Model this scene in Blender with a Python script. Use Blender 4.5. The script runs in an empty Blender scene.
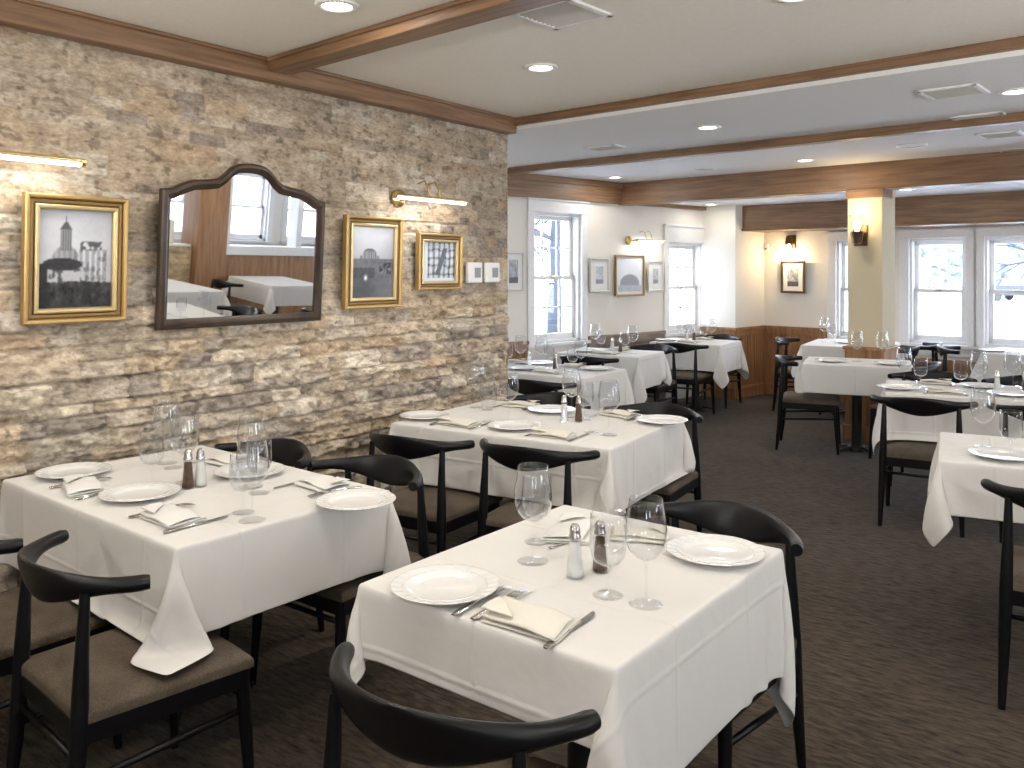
import bpy, math, random
import numpy as np
from mathutils import Vector, Matrix
R = random.Random(7)
NR = np.random.RandomState(11)
C = bpy.context.scene.collection
PI = math.pi
# ------------------------------------------------------------------ camera model (metres, real camera 1.56 m above the floor)
F = 850.0; CX = 512.0; HY = 270.0; H = 1.56; D = 3.55; A = math.atan(625/850)
fx, fy = -math.sin(A), math.cos(A); rx, ry = math.cos(A), math.sin(A)
def at(px, py, z):
    "where a point measured in the photograph lies in the room, at height z"
    Z = F*(z-H)/(HY-py); u = (px-CX)/F
    return (D+Z*(fx+u*rx), Z*(fy+u*ry))
class Line:
    "a vertical wall plane: origin, unit direction along it"
    def __init__(s, p0, d): s.p = Vector(p0); s.d = Vector(d).normalized(); s.ang = math.atan2(s.d.y, s.d.x)
    def hit(s, px, py=None):
        u = (px-CX)/F; r = Vector((fx+u*rx, fy+u*ry)); n = Vector((-s.d.y, s.d.x))
        Z = (s.p-Vector((D, 0))).dot(n)/r.dot(n)
        q = Vector((D, 0))+r*Z
        a = (q-s.p).dot(s.d)
        return a if py is None else (a, H+(HY-py)/F*Z)
    def pt(s, a): q = s.p+s.d*a; return q
# ------------------------------------------------------------------ materials
M = {}
def newmat(name):
    m = bpy.data.materials.new(name); m.use_nodes = True
    nt = m.node_tree; b = nt.nodes['Principled BSDF']; M[name] = m
    return m, nt, b
def N(nt, t, **kw):
    n = nt.nodes.new(t)
    for k, v in kw.items():
        if k in n.inputs: n.inputs[k].default_value = v
        else: setattr(n, k, v)
    return n
def plain(name, col, rough=.5, metal=0, spec=.5, bump=None, **kw):
    m, nt, b = newmat(name)
    b.inputs['Base Color'].default_value = (*col, 1); b.inputs['Roughness'].default_value = rough
    b.inputs['Metallic'].default_value = metal; b.inputs['Specular IOR Level'].default_value = spec
    for k, v in kw.items(): b.inputs[k.replace('_', ' ')].default_value = v
    tc = N(nt, 'ShaderNodeTexCoord'); no = N(nt, 'ShaderNodeTexNoise', Scale=(bump or (30, 0))[0], Detail=4.0)
    nt.links.new(tc.outputs['Object'], no.inputs['Vector'])
    # a faint mottling of the surface colour
    mx = N(nt, 'ShaderNodeMix', data_type='RGBA'); mx.inputs[6].default_value = (*[c*.93 for c in col], 1); mx.inputs[7].default_value = (*[min(1, c*1.05) for c in col], 1)
    nt.links.new(no.outputs['Fac'], mx.inputs[0]); nt.links.new(mx.outputs[2], b.inputs['Base Color'])
    if bump and bump[1] > 0:
        bp = N(nt, 'ShaderNodeBump', Strength=bump[1], Distance=.004)
        nt.links.new(no.outputs['Fac'], bp.inputs['Height']); nt.links.new(bp.outputs['Normal'], b.inputs['Normal'])
    return m
def wood(name, c1, c2, scale=(1.2, 22, 22), rough=.45):
    m, nt, b = newmat(name)
    tc = N(nt, 'ShaderNodeTexCoord'); mp = N(nt, 'ShaderNodeMapping'); mp.inputs['Scale'].default_value = scale
    no = N(nt, 'ShaderNodeTexNoise', Scale=1.6, Detail=7.0, Roughness=.6, Distortion=.6)
    cr = N(nt, 'ShaderNodeValToRGB'); cr.color_ramp.elements[0].position = .33; cr.color_ramp.elements[1].position = .68
    cr.color_ramp.elements[0].color = (*c1, 1); cr.color_ramp.elements[1].color = (*c2, 1)
    nt.links.new(tc.outputs['Object'], mp.inputs['Vector']); nt.links.new(mp.outputs[0], no.inputs['Vector'])
    nt.links.new(no.outputs['Fac'], cr.inputs[0]); nt.links.new(cr.outputs[0], b.inputs['Base Color'])
    bp = N(nt, 'ShaderNodeBump', Strength=.15, Distance=.003); nt.links.new(no.outputs['Fac'], bp.inputs['Height']); nt.links.new(bp.outputs['Normal'], b.inputs['Normal'])
    b.inputs['Roughness'].default_value = rough
    return m
def emit(name, col, s):
    m, nt, b = newmat(name); nt.nodes.remove(b)
    e = N(nt, 'ShaderNodeEmission', Strength=s); e.inputs[0].default_value = (*col, 1)
    nt.links.new(e.outputs[0], nt.nodes['Material Output'].inputs[0]); return m
def glassy(name, tint=(1, 1, 1), boost=1.0, rough=0.0):
    "thin glass: clear where looked through, mirror-like towards its edges"
    m, nt, b = newmat(name); nt.nodes.remove(b)
    t = N(nt, 'ShaderNodeBsdfTransparent'); t.inputs[0].default_value = (*tint, 1)
    g = N(nt, 'ShaderNodeBsdfGlossy', Roughness=rough); g.inputs[0].default_value = (1, 1, 1, 1)
    lw = N(nt, 'ShaderNodeLayerWeight', Blend=.5); pw = N(nt, 'ShaderNodeMath', operation='POWER'); pw.inputs[1].default_value = 4.0
    mu = N(nt, 'ShaderNodeMath', operation='MULTIPLY_ADD'); mu.inputs[1].default_value = boost; mu.inputs[2].default_value = .045; mu.use_clamp = True
    mx = N(nt, 'ShaderNodeMixShader')
    nt.links.new(lw.outputs['Facing'], pw.inputs[0]); nt.links.new(pw.outputs[0], mu.inputs[0]); nt.links.new(mu.outputs[0], mx.inputs[0])
    nt.links.new(t.outputs[0], mx.inputs[1]); nt.links.new(g.outputs[0], mx.inputs[2]); nt.links.new(mx.outputs[0], nt.nodes['Material Output'].inputs[0])
    return m
plain('ceiling_paint', (.90, .87, .79), .9, bump=(60, .05))
plain('ceiling_paint_far', (.90, .90, .90), .9, bump=(60, .05))
plain('wall_paint', (.84, .81, .74), .8, bump=(90, .08))
plain('pillar_paint', (.58, .50, .34), .75, bump=(90, .08))
plain('white_trim', (.84, .84, .84), .45)
plain('white_plastic', (.86, .86, .84), .4)
plain('screen_grey', (.22, .24, .23), .3)
plain('black_wood', (.0045, .0045, .0055), .34, spec=.30, bump=(45, .04))
plain('black_metal', (.012, .012, .013), .4, bump=(80, .05))
plain('porcelain', (.86, .86, .85), .12, spec=.6, Coat_Weight=.4)
plain('steel', (.62, .60, .57), .2, metal=1)
plain('brass', (.72, .50, .23), .28, metal=1)
plain('dark_bronze', (.16, .10, .055), .35, metal=.8)
plain('gold', (.50, .34, .14), .38, metal=.75, bump=(70, .25))
plain('gold_dark', (.27, .17, .065), .42, metal=.7, bump=(70, .3))
plain('gold_light', (.60, .46, .24), .33, metal=.7, bump=(70, .15))
plain('silver_frame', (.62, .60, .55), .4, metal=.3)
plain('mat_board', (.83, .83, .81), .9)
plain('cream_napkin', (.78, .745, .665), .9, bump=(260, .3))
plain('white_napkin', (.80, .79, .76), .9, bump=(260, .3))
plain('salt_white', (.8, .8, .78), .7)
plain('pepper_brown', (.11, .06, .035), .8, bump=(900, .6))
plain('snow', (.82, .84, .88), .9, bump=(3, .3))
plain('bark', (.035, .04, .048), .9, bump=(20, .4))
plain('pale_bark', (.62, .60, .56), .9, bump=(20, .4))
plain('car_paint', (.03, .035, .045), .5)
plain('house_white', (.75, .75, .73), .8)
plain('vent_grey', (.60, .59, .57), .5)
plain('dark_gap', (.03, .03, .03), .8)
plain('candle_wax', (.80, .76, .66), .6)
wood('beam_wood', (.145, .078, .038), (.30, .172, .092))
wood('panel_wood', (.22, .105, .042), (.42, .225, .10), (14, 14, 1.2))
wood('walnut', (.022, .013, .008), (.06, .034, .019), (9, 9, 4), .35)
wood('grey_panel', (.20, .15, .11), (.33, .26, .20), (2, 2, 14), .6)  # greyer, duller brown than the other boards
wood('evergreen', (.035, .045, .055), (.27, .30, .33), (.9, .9, 1.3), .95)
glassy('pane', boost=.6)
glassy('wine_glass_bowl', tint=(.965, .97, .975), boost=1.2, rough=.015)
glassy('picture_glass', boost=.55)
glassy('glass_solid', tint=(.992, .994, .996), boost=.5, rough=.03)
m, nt, b = newmat('mirror_glass'); b.inputs['Metallic'].default_value = 1; b.inputs['Roughness'].default_value = 0.015; b.inputs['Base Color'].default_value = (.87, .88, .87, 1)
emit('lamp_disc', (1, .93, .80), 16)
emit('lamp_tube', (1, .97, .93), 5)
emit('lamp_bulb', (1, .80, .50), 20)
# seat fabric
m, nt, b = newmat('seat_fabric'); tc = N(nt, 'ShaderNodeTexCoord'); no = N(nt, 'ShaderNodeTexNoise', Scale=170.0, Detail=3.0); no2 = N(nt, 'ShaderNodeTexNoise', Scale=9.0, Detail=3.0)
cr = N(nt, 'ShaderNodeValToRGB'); cr.color_ramp.elements[0].color = (.036, .026, .017, 1); cr.color_ramp.elements[1].color = (.135, .10, .068, 1); cr.color_ramp.elements[0].position = .3; cr.color_ramp.elements[1].position = .7
ad = N(nt, 'ShaderNodeMath', operation='ADD'); ad2 = N(nt, 'ShaderNodeMath', operation='MULTIPLY'); ad2.inputs[1].default_value = .5
nt.links.new(tc.outputs['Object'], no.inputs[0]); nt.links.new(tc.outputs['Object'], no2.inputs[0]); nt.links.new(no.outputs['Fac'], ad.inputs[0]); nt.links.new(no2.outputs['Fac'], ad.inputs[1]); nt.links.new(ad.outputs[0], ad2.inputs[0])
nt.links.new(ad2.outputs[0], cr.inputs[0]); nt.links.new(cr.outputs[0], b.inputs['Base Color']); b.inputs['Roughness'].default_value = .75
bp = N(nt, 'ShaderNodeBump', Strength=.4, Distance=.002); nt.links.new(no.outputs['Fac'], bp.inputs['Height']); nt.links.new(bp.outputs['Normal'], b.inputs['Normal'])
# carpet: short streaks in two crossing directions
m, nt, b = newmat('carpet'); tc = N(nt, 'ShaderNodeTexCoord')
def streak(rot, sc):
    mp = N(nt, 'ShaderNodeMapping'); mp.inputs['Rotation'].default_value = (0, 0, rot); mp.inputs['Scale'].default_value = sc
    no = N(nt, 'ShaderNodeTexNoise', Scale=1.0, Detail=3.0, Roughness=.65); nt.links.new(tc.outputs['Object'], mp.inputs[0]); nt.links.new(mp.outputs[0], no.inputs[0]); return no
n1, n2, n3 = streak(.5, (12, 55, 1)), streak(-1.0, (14, 50, 1)), streak(0, (1.6, 1.6, 1))
a1 = N(nt, 'ShaderNodeMath', operation='ADD'); a2 = N(nt, 'ShaderNodeMath', operation='MULTIPLY_ADD'); a2.inputs[1].default_value = .35
nt.links.new(n1.outputs['Fac'], a1.inputs[0]); nt.links.new(n2.outputs['Fac'], a1.inputs[1])
nt.links.new(n3.outputs['Fac'], a2.inputs[0]); nt.links.new(a1.outputs[0], a2.inputs[2])
mr = N(nt, 'ShaderNodeMapRange'); mr.inputs[1].default_value = .85; mr.inputs[2].default_value = 1.5; nt.links.new(a2.outputs[0], mr.inputs[0])
cr = N(nt, 'ShaderNodeValToRGB'); cr.color_ramp.elements[0].color = (.017, .0125, .0085, 1); cr.color_ramp.elements[1].color = (.112, .084, .058, 1)
nt.links.new(mr.outputs[0], cr.inputs[0]); nt.links.new(cr.outputs[0], b.inputs['Base Color']); b.inputs['Roughness'].default_value = .95; b.inputs['Specular IOR Level'].default_value = .1; b.inputs['Sheen Weight'].default_value = .08; b.inputs['Sheen Tint'].default_value = (.8, .88, 1, 1)
bp = N(nt, 'ShaderNodeBump', Strength=.5, Distance=.004); nt.links.new(mr.outputs[0], bp.inputs['Height']); nt.links.new(bp.outputs['Normal'], b.inputs['Normal'])
# travertine: colour of each stone comes with the mesh, veins from noise
m, nt, b = newmat('travertine'); at_ = N(nt, 'ShaderNodeAttribute', attribute_name='Col'); tc = N(nt, 'ShaderNodeTexCoord')
no = N(nt, 'ShaderNodeTexNoise', Scale=38.0, Detail=8.0, Roughness=.7); no2 = N(nt, 'ShaderNodeTexNoise', Scale=9.0, Detail=6.0, Roughness=.65)
mp = N(nt, 'ShaderNodeMapping'); mp.inputs['Scale'].default_value = (1, 1, 2.2); nt.links.new(tc.outputs['Object'], mp.inputs[0])
nt.links.new(mp.outputs[0], no.inputs[0]); nt.links.new(mp.outputs[0], no2.inputs[0])
cr = N(nt, 'ShaderNodeValToRGB'); cr.color_ramp.elements[0].position = .28; cr.color_ramp.elements[1].position = .62; cr.color_ramp.elements[0].color = (.56, .52, .48, 1); cr.color_ramp.elements[1].color = (1.08, 1.08, 1.08, 1)
cr2 = N(nt, 'ShaderNodeValToRGB'); cr2.color_ramp.elements[0].position = .36; cr2.color_ramp.elements[1].position = .6; cr2.color_ramp.elements[0].color = (.66, .61, .56, 1); cr2.color_ramp.elements[1].color = (1.1, 1.07, 1.03, 1)
mm = N(nt, 'ShaderNodeMix', data_type='RGBA', blend_type='MULTIPLY'); mm.inputs[0].default_value = 1; mm2 = N(nt, 'ShaderNodeMix', data_type='RGBA', blend_type='MULTIPLY'); mm2.inputs[0].default_value = 1
nt.links.new(no.outputs['Fac'], cr.inputs[0]); nt.links.new(no2.outputs['Fac'], cr2.inputs[0]); nt.links.new(at_.outputs['Color'], mm.inputs[6]); nt.links.new(cr.outputs[0], mm.inputs[7])
nt.links.new(mm.outputs[2], mm2.inputs[6]); nt.links.new(cr2.outputs[0], mm2.inputs[7]); nt.links.new(mm2.outputs[2], b.inputs['Base Color']); b.inputs['Roughness'].default_value = .85
bp = N(nt, 'ShaderNodeBump', Strength=.55, Distance=.006); nt.links.new(no.outputs['Fac'], bp.inputs['Height']); nt.links.new(bp.outputs['Normal'], b.inputs['Normal'])
# photographic prints: colour comes with the mesh
m, nt, b = newmat('print'); at_ = N(nt, 'ShaderNodeAttribute', attribute_name='Col'); nt.links.new(at_.outputs['Color'], b.inputs['Base Color']); b.inputs['Roughness'].default_value = .25
# linen with pressed fold lines
m, nt, b = newmat('linen'); uv = N(nt, 'ShaderNodeUVMap'); sp = N(nt, 'ShaderNodeSeparateXYZ'); nt.links.new(uv.outputs[0], sp.inputs[0])
def crease(out, period, off):
    a = N(nt, 'ShaderNodeMath', operation='ADD'); a.inputs[1].default_value = off; q = N(nt, 'ShaderNodeMath', operation='PINGPONG'); q.inputs[1].default_value = period/2
    g = N(nt, 'ShaderNodeMapRange'); g.inputs[1].default_value = 0; g.inputs[2].default_value = .012; g.inputs[3].default_value = 1; g.inputs[4].default_value = 0; g.interpolation_type = 'SMOOTHSTEP'
    nt.links.new(out, a.inputs[0]); nt.links.new(a.outputs[0], q.inputs[0]); nt.links.new(q.outputs[0], g.inputs[0]); return g.outputs[0]
c1 = crease(sp.outputs[0], .44, 10.11); c2 = crease(sp.outputs[1], .40, 10.2)
mxm = N(nt, 'ShaderNodeMath', operation='MAXIMUM'); nt.links.new(c1, mxm.inputs[0]); nt.links.new(c2, mxm.inputs[1])
no = N(nt, 'ShaderNodeTexNoise', Scale=7.0, Detail=3.0); nt.links.new(uv.outputs[0], no.inputs[0])
sm = N(nt, 'ShaderNodeMath', operation='MULTIPLY_ADD'); sm.inputs[1].default_value = 3.0; nt.links.new(no.outputs['Fac'], sm.inputs[0]); nt.links.new(mxm.outputs[0], sm.inputs[2])
bp = N(nt, 'ShaderNodeBump', Strength=.5, Distance=.004); nt.links.new(sm.outputs[0], bp.inputs['Height']); nt.links.new(bp.outputs['Normal'], b.inputs['Normal'])
b.inputs['Base Color'].default_value = (.735, .718, .69, 1); b.inputs['Roughness'].default_value = .85; b.inputs['Specular IOR Level'].default_value = .2; b.inputs['Sheen Weight'].default_value = .15
# ------------------------------------------------------------------ mesh helpers
class MB:
    def __init__(s): s.v = []; s.f = []
    def add(s, vs, fs):
        o = len(s.v); s.v += [tuple(v) for v in vs]; s.f += [tuple(i+o for i in f) for f in fs]; return s
    def box(s, x0, x1, y0, y1, z0, z1, tf=None):
        vs = [(x, y, z) for z in (z0, z1) for y in (y0, y1) for x in (x0, x1)]
        if tf: vs = [tf(*v) for v in vs]
        return s.add(vs, [(0, 2, 3, 1), (4, 5, 7, 6), (0, 1, 5, 4), (2, 6, 7, 3), (0, 4, 6, 2), (1, 3, 7, 5)])
    def tube(s, pts, rad, n=12, cap=True, sq=1.0):
        pts = [Vector(p) for p in pts]; rings = []
        rad = rad if isinstance(rad, (list, tuple)) else [rad]*len(pts)
        up = None
        for i, p in enumerate(pts):
            t = (pts[min(i+1, len(pts)-1)]-pts[max(i-1, 0)]).normalized()
            if up is None: up = Vector((0, 0, 1)) if abs(t.z) < .9 else Vector((1, 0, 0))
            a = t.cross(up).normalized(); b_ = a.cross(t).normalized(); up = b_
            rings.append([p+(a*math.cos(2*PI*k/n)+b_*math.sin(2*PI*k/n)*sq)*rad[i] for k in range(n)])
        return s.rings(rings, cap)
    def rings(s, rings, cap=True, closed=True):
        n = len(rings[0]); vs = [v for r in rings for v in r]; fs = []
        for i in range(len(rings)-1):
            for k in range(n if closed else n-1):
                k2 = (k+1) % n; fs.append((i*n+k, i*n+k2, (i+1)*n+k2, (i+1)*n+k))
        if cap: fs.append(tuple(range(n-1, -1, -1))); fs.append(tuple((len(rings)-1)*n+k for k in range(n)))
        return s.add(vs, fs)
    def lathe(s, prof, n=28, c=(0, 0, 0), cap=False):
        return s.rings([[(c[0]+r*math.cos(2*PI*k/n), c[1]+r*math.sin(2*PI*k/n), c[2]+z) for k in range(n)] for r, z in prof], cap)
    def poly(s, pts, y0, y1, tf=None):
        "outline in x,z pushed through from y0 to y1"
        n = len(pts); vs = [(x, y0, z) for x, z in pts]+[(x, y1, z) for x, z in pts]
        if tf: vs = [tf(*v) for v in vs]
        return s.add(vs, [tuple(range(n)), tuple(range(2*n-1, n-1, -1))]+[(k, n+k, n+(k+1) % n, (k+1) % n) for k in range(n)])
def mesh(name, mb, mat, parent=None, smooth=False, bevel=0, loc=None, rz=0, seg=2, auto=None):
    me = bpy.data.meshes.new(name); me.from_pydata(mb.v, [], mb.f); me.update()
    import bmesh
    bm = bmesh.new(); bm.from_mesh(me); bmesh.ops.recalc_face_normals(bm, faces=bm.faces); bm.to_mesh(me); bm.free()
    o = bpy.data.objects.new(name, me); C.objects.link(o); me.materials.append(M[mat] if isinstance(mat, str) else mat)
    if smooth:
        me.polygons.foreach_set('use_smooth', [True]*len(me.polygons))
        if auto: me.set_sharp_from_angle(angle=auto)
    if bevel:
        bv = o.modifiers.new('edge', 'BEVEL'); bv.width = bevel; bv.segments = seg; bv.limit_method = 'ANGLE'; bv.angle_limit = .6
    if parent: o.parent = parent
    if loc: o.location = loc
    o.rotation_euler.z = rz
    return o
def grid_mesh(name, X, cols=None, mat=None, parent=None, smooth=True, uv=None):
    "X: array (n, m, 3) of points"
    n, m_ = X.shape[:2]; me = bpy.data.meshes.new(name)
    idx = np.arange(n*m_).reshape(n, m_)
    f = np.stack([idx[:-1, :-1], idx[1:, :-1], idx[1:, 1:], idx[:-1, 1:]], -1).reshape(-1, 4)
    me.vertices.add(n*m_); me.vertices.foreach_set('co', X.reshape(-1).astype(np.float32))
    me.loops.add(len(f)*4); me.loops.foreach_set('vertex_index', f.reshape(-1).astype(np.int32))
    me.polygons.add(len(f)); me.polygons.foreach_set('loop_start', np.arange(0, len(f)*4, 4, dtype=np.int32))
    me.polygons.foreach_set('use_smooth', [smooth]*len(f))
    me.update(calc_edges=True); me.validate()
    if cols is not None:
        ca = me.color_attributes.new('Col', 'FLOAT_COLOR', 'POINT'); ca.data.foreach_set('color', np.concatenate([cols, np.ones((n, m_, 1))], -1).reshape(-1).astype(np.float32))
    if uv is not None:
        ul = me.uv_layers.new(name='UVMap'); ul.data.foreach_set('uv', uv.reshape(-1, 2)[f.reshape(-1)].reshape(-1).astype(np.float32))
    me.materials.append(M[mat]); o = bpy.data.objects.new(name, me); C.objects.link(o)
    if parent: o.parent = parent
    return o
def tag(o, label, cat, group=None):
    o['label'] = label; o['category'] = cat
    if group: o['group'] = group
    return o
def struct(o): o['kind'] = 'structure'; return o
def thing(name, label, cat, loc=(0, 0, 0), rz=0, group=None):
    o = bpy.data.objects.new(name, None); C.objects.link(o); o.location = loc; o.rotation_euler.z = rz; o.empty_display_size = .1
    return tag(o, label, cat, group)
def dup(root, loc, rz, label, group=None, scale=1):
    r = root.copy(); C.objects.link(r); r.location = loc; r.rotation_euler.z = rz; r['label'] = label
    if scale != 1: r.scale = (scale,)*3
    if group: r['group'] = group
    for ch in root.children:
        c = ch.copy(); C.objects.link(c); c.parent = r
        for g in ch.children:
            d = g.copy(); C.objects.link(d); d.parent = c
    return r
class Kind:
    "first use moves the original, later uses copy it"
    def __init__(s, root): s.root = root; s.used = False
    def put(s, loc, rz, label, group=None, scale=1):
        if not s.used:
            s.used = True; s.root.location = loc; s.root.rotation_euler.z = rz; s.root['label'] = label
            if group: s.root['group'] = group
            if scale != 1: s.root.scale = (scale,)*3
            return s.root
        return dup(s.root, loc, rz, label, group, scale)
def vnoise(x, y, seed=0):
    "smooth value noise on arrays"
    t = np.random.RandomState(seed).rand(256, 256)
    xi = np.floor(x).astype(int); yi = np.floor(y).astype(int); u = x-xi; v = y-yi; u = u*u*(3-2*u); v = v*v*(3-2*v)
    g = lambda a, b_: t[a % 256, b_ % 256]
    return (g(xi, yi)*(1-u)+g(xi+1, yi)*u)*(1-v)+(g(xi, yi+1)*(1-u)+g(xi+1, yi+1)*u)*v
def fbm(x, y, o=4, seed=0, p=.55):
    s = 0; a = 1; t = 0
    for k in range(o): s = s+a*vnoise(x*2**k+k*17.3, y*2**k+k*9.1, seed+k); t += a; a *= p
    return s/t
# ------------------------------------------------------------------ room lines
STONE_END = 4.77
ZC1, ZC2, ZC3 = 2.61, 2.535, 2.345
LW = Line((-1.52, 6.82), (.705, 3.13))         # far side wall
BW = Line((-.27, 10.57), (.995, -.10))         # end wall with the windows
bd = Vector((.995, -.10)).normalized(); bang = math.atan2(bd.y, bd.x)
XR = 7.2; YF = -3.4
def along(line, out=1):
    "local frame of a wall line: x along it, y away from the room (out=1 left of the direction), z up"
    n = Vector((-line.d.y, line.d.x))*out
    return lambda x, y, z: (line.p.x+line.d.x*x+n.x*y, line.p.y+line.d.y*x+n.y*y, z)
# floor
mb = MB().box(-2.6, XR+.3, YF-.2, 11.0, -.12, 0); struct(mesh('floor', mb, 'carpet'))
# ceilings: three levels, each lower than the one before
def beam_y(y0, x): return y0+(x)*bd.y/bd.x
Y1, Y2 = 2.68, STONE_END-.03
q3 = at(507, 174, 2.475); Y3 = q3[1]-q3[0]*bd.y/bd.x
q4 = LW.pt(LW.hit(617)); Y4 = q4.y-q4.x*bd.y/bd.x
def slab(name, y0, y1, z, mat, x0=-2.6, th=.06, flat0=False):
    xs = (x0, XR+.3)
    vs = [(x, (y0 if flat0 else beam_y(y0, x)), zz) for zz in (z, z+th) for x in xs]+[(x, beam_y(y1, x), zz) for zz in (z, z+th) for x in xs]
    m_ = MB().add(vs, [(0, 1, 5, 4), (2, 6, 7, 3), (0, 2, 3, 1), (4, 5, 7, 6), (0, 4, 6, 2), (1, 3, 7, 5)])
    return struct(mesh(name, m_, mat))
slab('ceiling', YF-.2, Y2+.05, ZC1, 'ceiling_paint', -.35, .2, True)
slab('ceiling', Y2+.05, Y4+.2, ZC2, 'ceiling_paint_far', th=.3)
slab('ceiling', Y4+.2, 11.0, ZC3, 'ceiling_paint_far', th=.4)
trim_n = [0]
def trim(mb, mat, bevel=.003, loc=None, rz=0):
    trim_n[0] += 1; return struct(mesh('trim_%d' % trim_n[0], mb, mat, bevel=bevel, loc=loc, rz=rz))
def beam(y0, x0, x1, w, z0, z1, lip=0):
    L = (x1-x0)/bd.x; m_ = MB().box(0, L, 0, w, z0, z1)
    if lip: m_.box(0, L, -.012, w+.012, z1-.022, z1)
    return trim(m_, 'beam_wood', .006, loc=(x0, beam_y(y0, x0), 0), rz=bang)
beam(Y1, .0, XR, .13, 2.545, ZC1, 1)
beam(Y2, -.02, XR, .06, 2.56, ZC1)
beam(Y3, -1.6, XR, .09, 2.475, ZC2)
beam(Y4, -1.15, XR, .22, 2.29, ZC2)
b5 = (BW.hit(741), BW.hit(1024)+4)
m_ = MB().box(-.25, 8.6, -.52, 0, 2.065, ZC3).box(-.25, 8.6, -.54, 0, 2.035, 2.065)
trim(m_, 'beam_wood', .005, loc=(BW.pt(-.08).x, BW.pt(-.08).y, 0), rz=BW.ang)
# wood crown along the stone wall
trim(MB().box(YF, STONE_END, -.085, 0, 2.505, 2.61).box(YF, STONE_END, -.10, 0, 2.59, 2.61), 'beam_wood', .006, rz=PI/2)
tf = along(LW, 1)
L0, L1 = -2.2, LW.hit(739)
cm = MB().box(L0, 3.3, -.06, 0, 2.30, ZC2).box(L0, 3.3, -.08, 0, 2.47, ZC2)
trim(cm, 'beam_wood', .004, loc=(LW.p.x, LW.p.y, 0), rz=LW.ang)
# ------------------------------------------------------------------ stone wall
def stone_wall():
    ys = np.concatenate([np.arange(YF, .9, .06), np.arange(.9, STONE_END+.001, .0085)]); ys[-1] = STONE_END
    zs = np.concatenate([np.arange(0, .42, .05), np.arange(.42, 2.56, .0075), [2.6]])
    Y, Z = np.meshgrid(ys, zs, indexing='ij')
    rr = np.random.RandomState(5)
    edges = [0.0]
    while edges[-1] < 2.62: edges.append(edges[-1]+rr.choice([.05, .07, .085, .10], p=[.22, .3, .3, .18]))
    edges = np.array(edges)
    wob = (fbm(Y*1.3, Z*.7, 2, 40)-.5)*.012
    Zw = Z+wob
    row = np.clip(np.searchsorted(edges, Zw, side='right')-1, 0, len(edges)-2)
    dz = np.minimum(Zw-edges[row], edges[row+1]-Zw)
    off = np.zeros_like(Y); dy = np.full_like(Y, 9.0); col = np.zeros(Y.shape+(3,)); roughk = np.zeros_like(Y); tilt = np.zeros_like(Y)
    pal = np.array([(.64, .555, .44), (.58, .50, .39), (.70, .63, .52), (.53, .46, .37), (.46, .41, .36), (.61, .51, .38), (.67, .60, .50), (.42, .375, .33), (.60, .48, .35), (.73, .68, .58)])
    for r in range(len(edges)-1):
        e = [YF-rr.rand()*.3]
        while e[-1] < STONE_END+.4: e.append(e[-1]+rr.choice([.10, .14, .19, .26, .34]))
        e = np.array(e); n = len(e)
        po = rr.rand(n); pc = pal[rr.choice(len(pal), n, p=[.13, .13, .12, .11, .10, .11, .10, .06, .06, .08])]*(.88+.24*rr.rand(n, 1)); pt = rr.randn(n)
        k = row == r; i = np.clip(np.searchsorted(e, Y[k], side='right')-1, 0, n-2)
        off[k] = po[i]; col[k] = pc[i]; dy[k] = np.minimum(Y[k]-e[i], e[i+1]-Y[k]); tilt[k] = pt[i]*(Zw[k]-edges[r]-.03)
    rug = np.clip((1.50-Z+(fbm(Y*.9, Z*2, 2, 3)-.5)*.5)/.25, 0, 1)                # relief deepened below, imitating raking light in the shape
    amp = .009+.036*rug
    h = off*amp+(fbm(Y*20, Z*30, 4, 8)-.5)*(.012+.056*rug)+(fbm(Y*60, Z*70, 3, 21)-.5)*(.004+.010*rug)+tilt*(.05+.12*rug)
    j = np.clip(np.minimum(dz, dy*1.3)/(.005+.003*rug), 0, 1); j = j*j*(3-2*j)
    h = h*j-(1-j)*(.006+.002*rug)
    h = np.where(Y > STONE_END-.03, np.minimum(h, .004+(.0)*h), h)
    pit = fbm(Y*22, Z*40, 3, 77); col = col*(1-.45*np.clip((pit-.66)/.06, 0, 1))[..., None]
    col *= (.86+.28*fbm(Y*1.1, Z*1.5, 3, 61))[..., None]
    col = col*.86; hi = np.clip((Z-1.5)/.3, 0, 1)[..., None]; col = col*(1-hi*np.array([.16, .18, .20]))  # upper stones darkened in the colour, imitating dimmer light
    lo = 1-hi; col = col*(1+lo*np.array([.22, .23, .25]))  # lower stones brightened in the colour, imitating lamplight
    X = np.stack([h, Y, Z], -1)
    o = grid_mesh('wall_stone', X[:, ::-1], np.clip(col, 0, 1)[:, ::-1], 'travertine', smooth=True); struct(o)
    # the core of the wall and its end
    struct(mesh('wall_stone_core', MB().box(-.30, -.03, YF, STONE_END, 0, 2.62), 'wall_paint'))
stone_wall()
# stone end face, same stone
ye = np.arange(-.30, .006, .01); ze = np.arange(0, 2.61, .012); XX, ZZ = np.meshgrid(ye, ze, indexing='ij')
ce = np.array((.60, .51, .38))*(.8+.4*fbm(XX*6, np.floor(ZZ/.07)*3.1, 2, 9))[..., None]
struct(grid_mesh('wall_stone_end', np.stack([XX, STONE_END+.004+(fbm(XX*20, ZZ*30, 3, 5)-.5)*.012, ZZ], -1), ce, 'travertine'))
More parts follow.
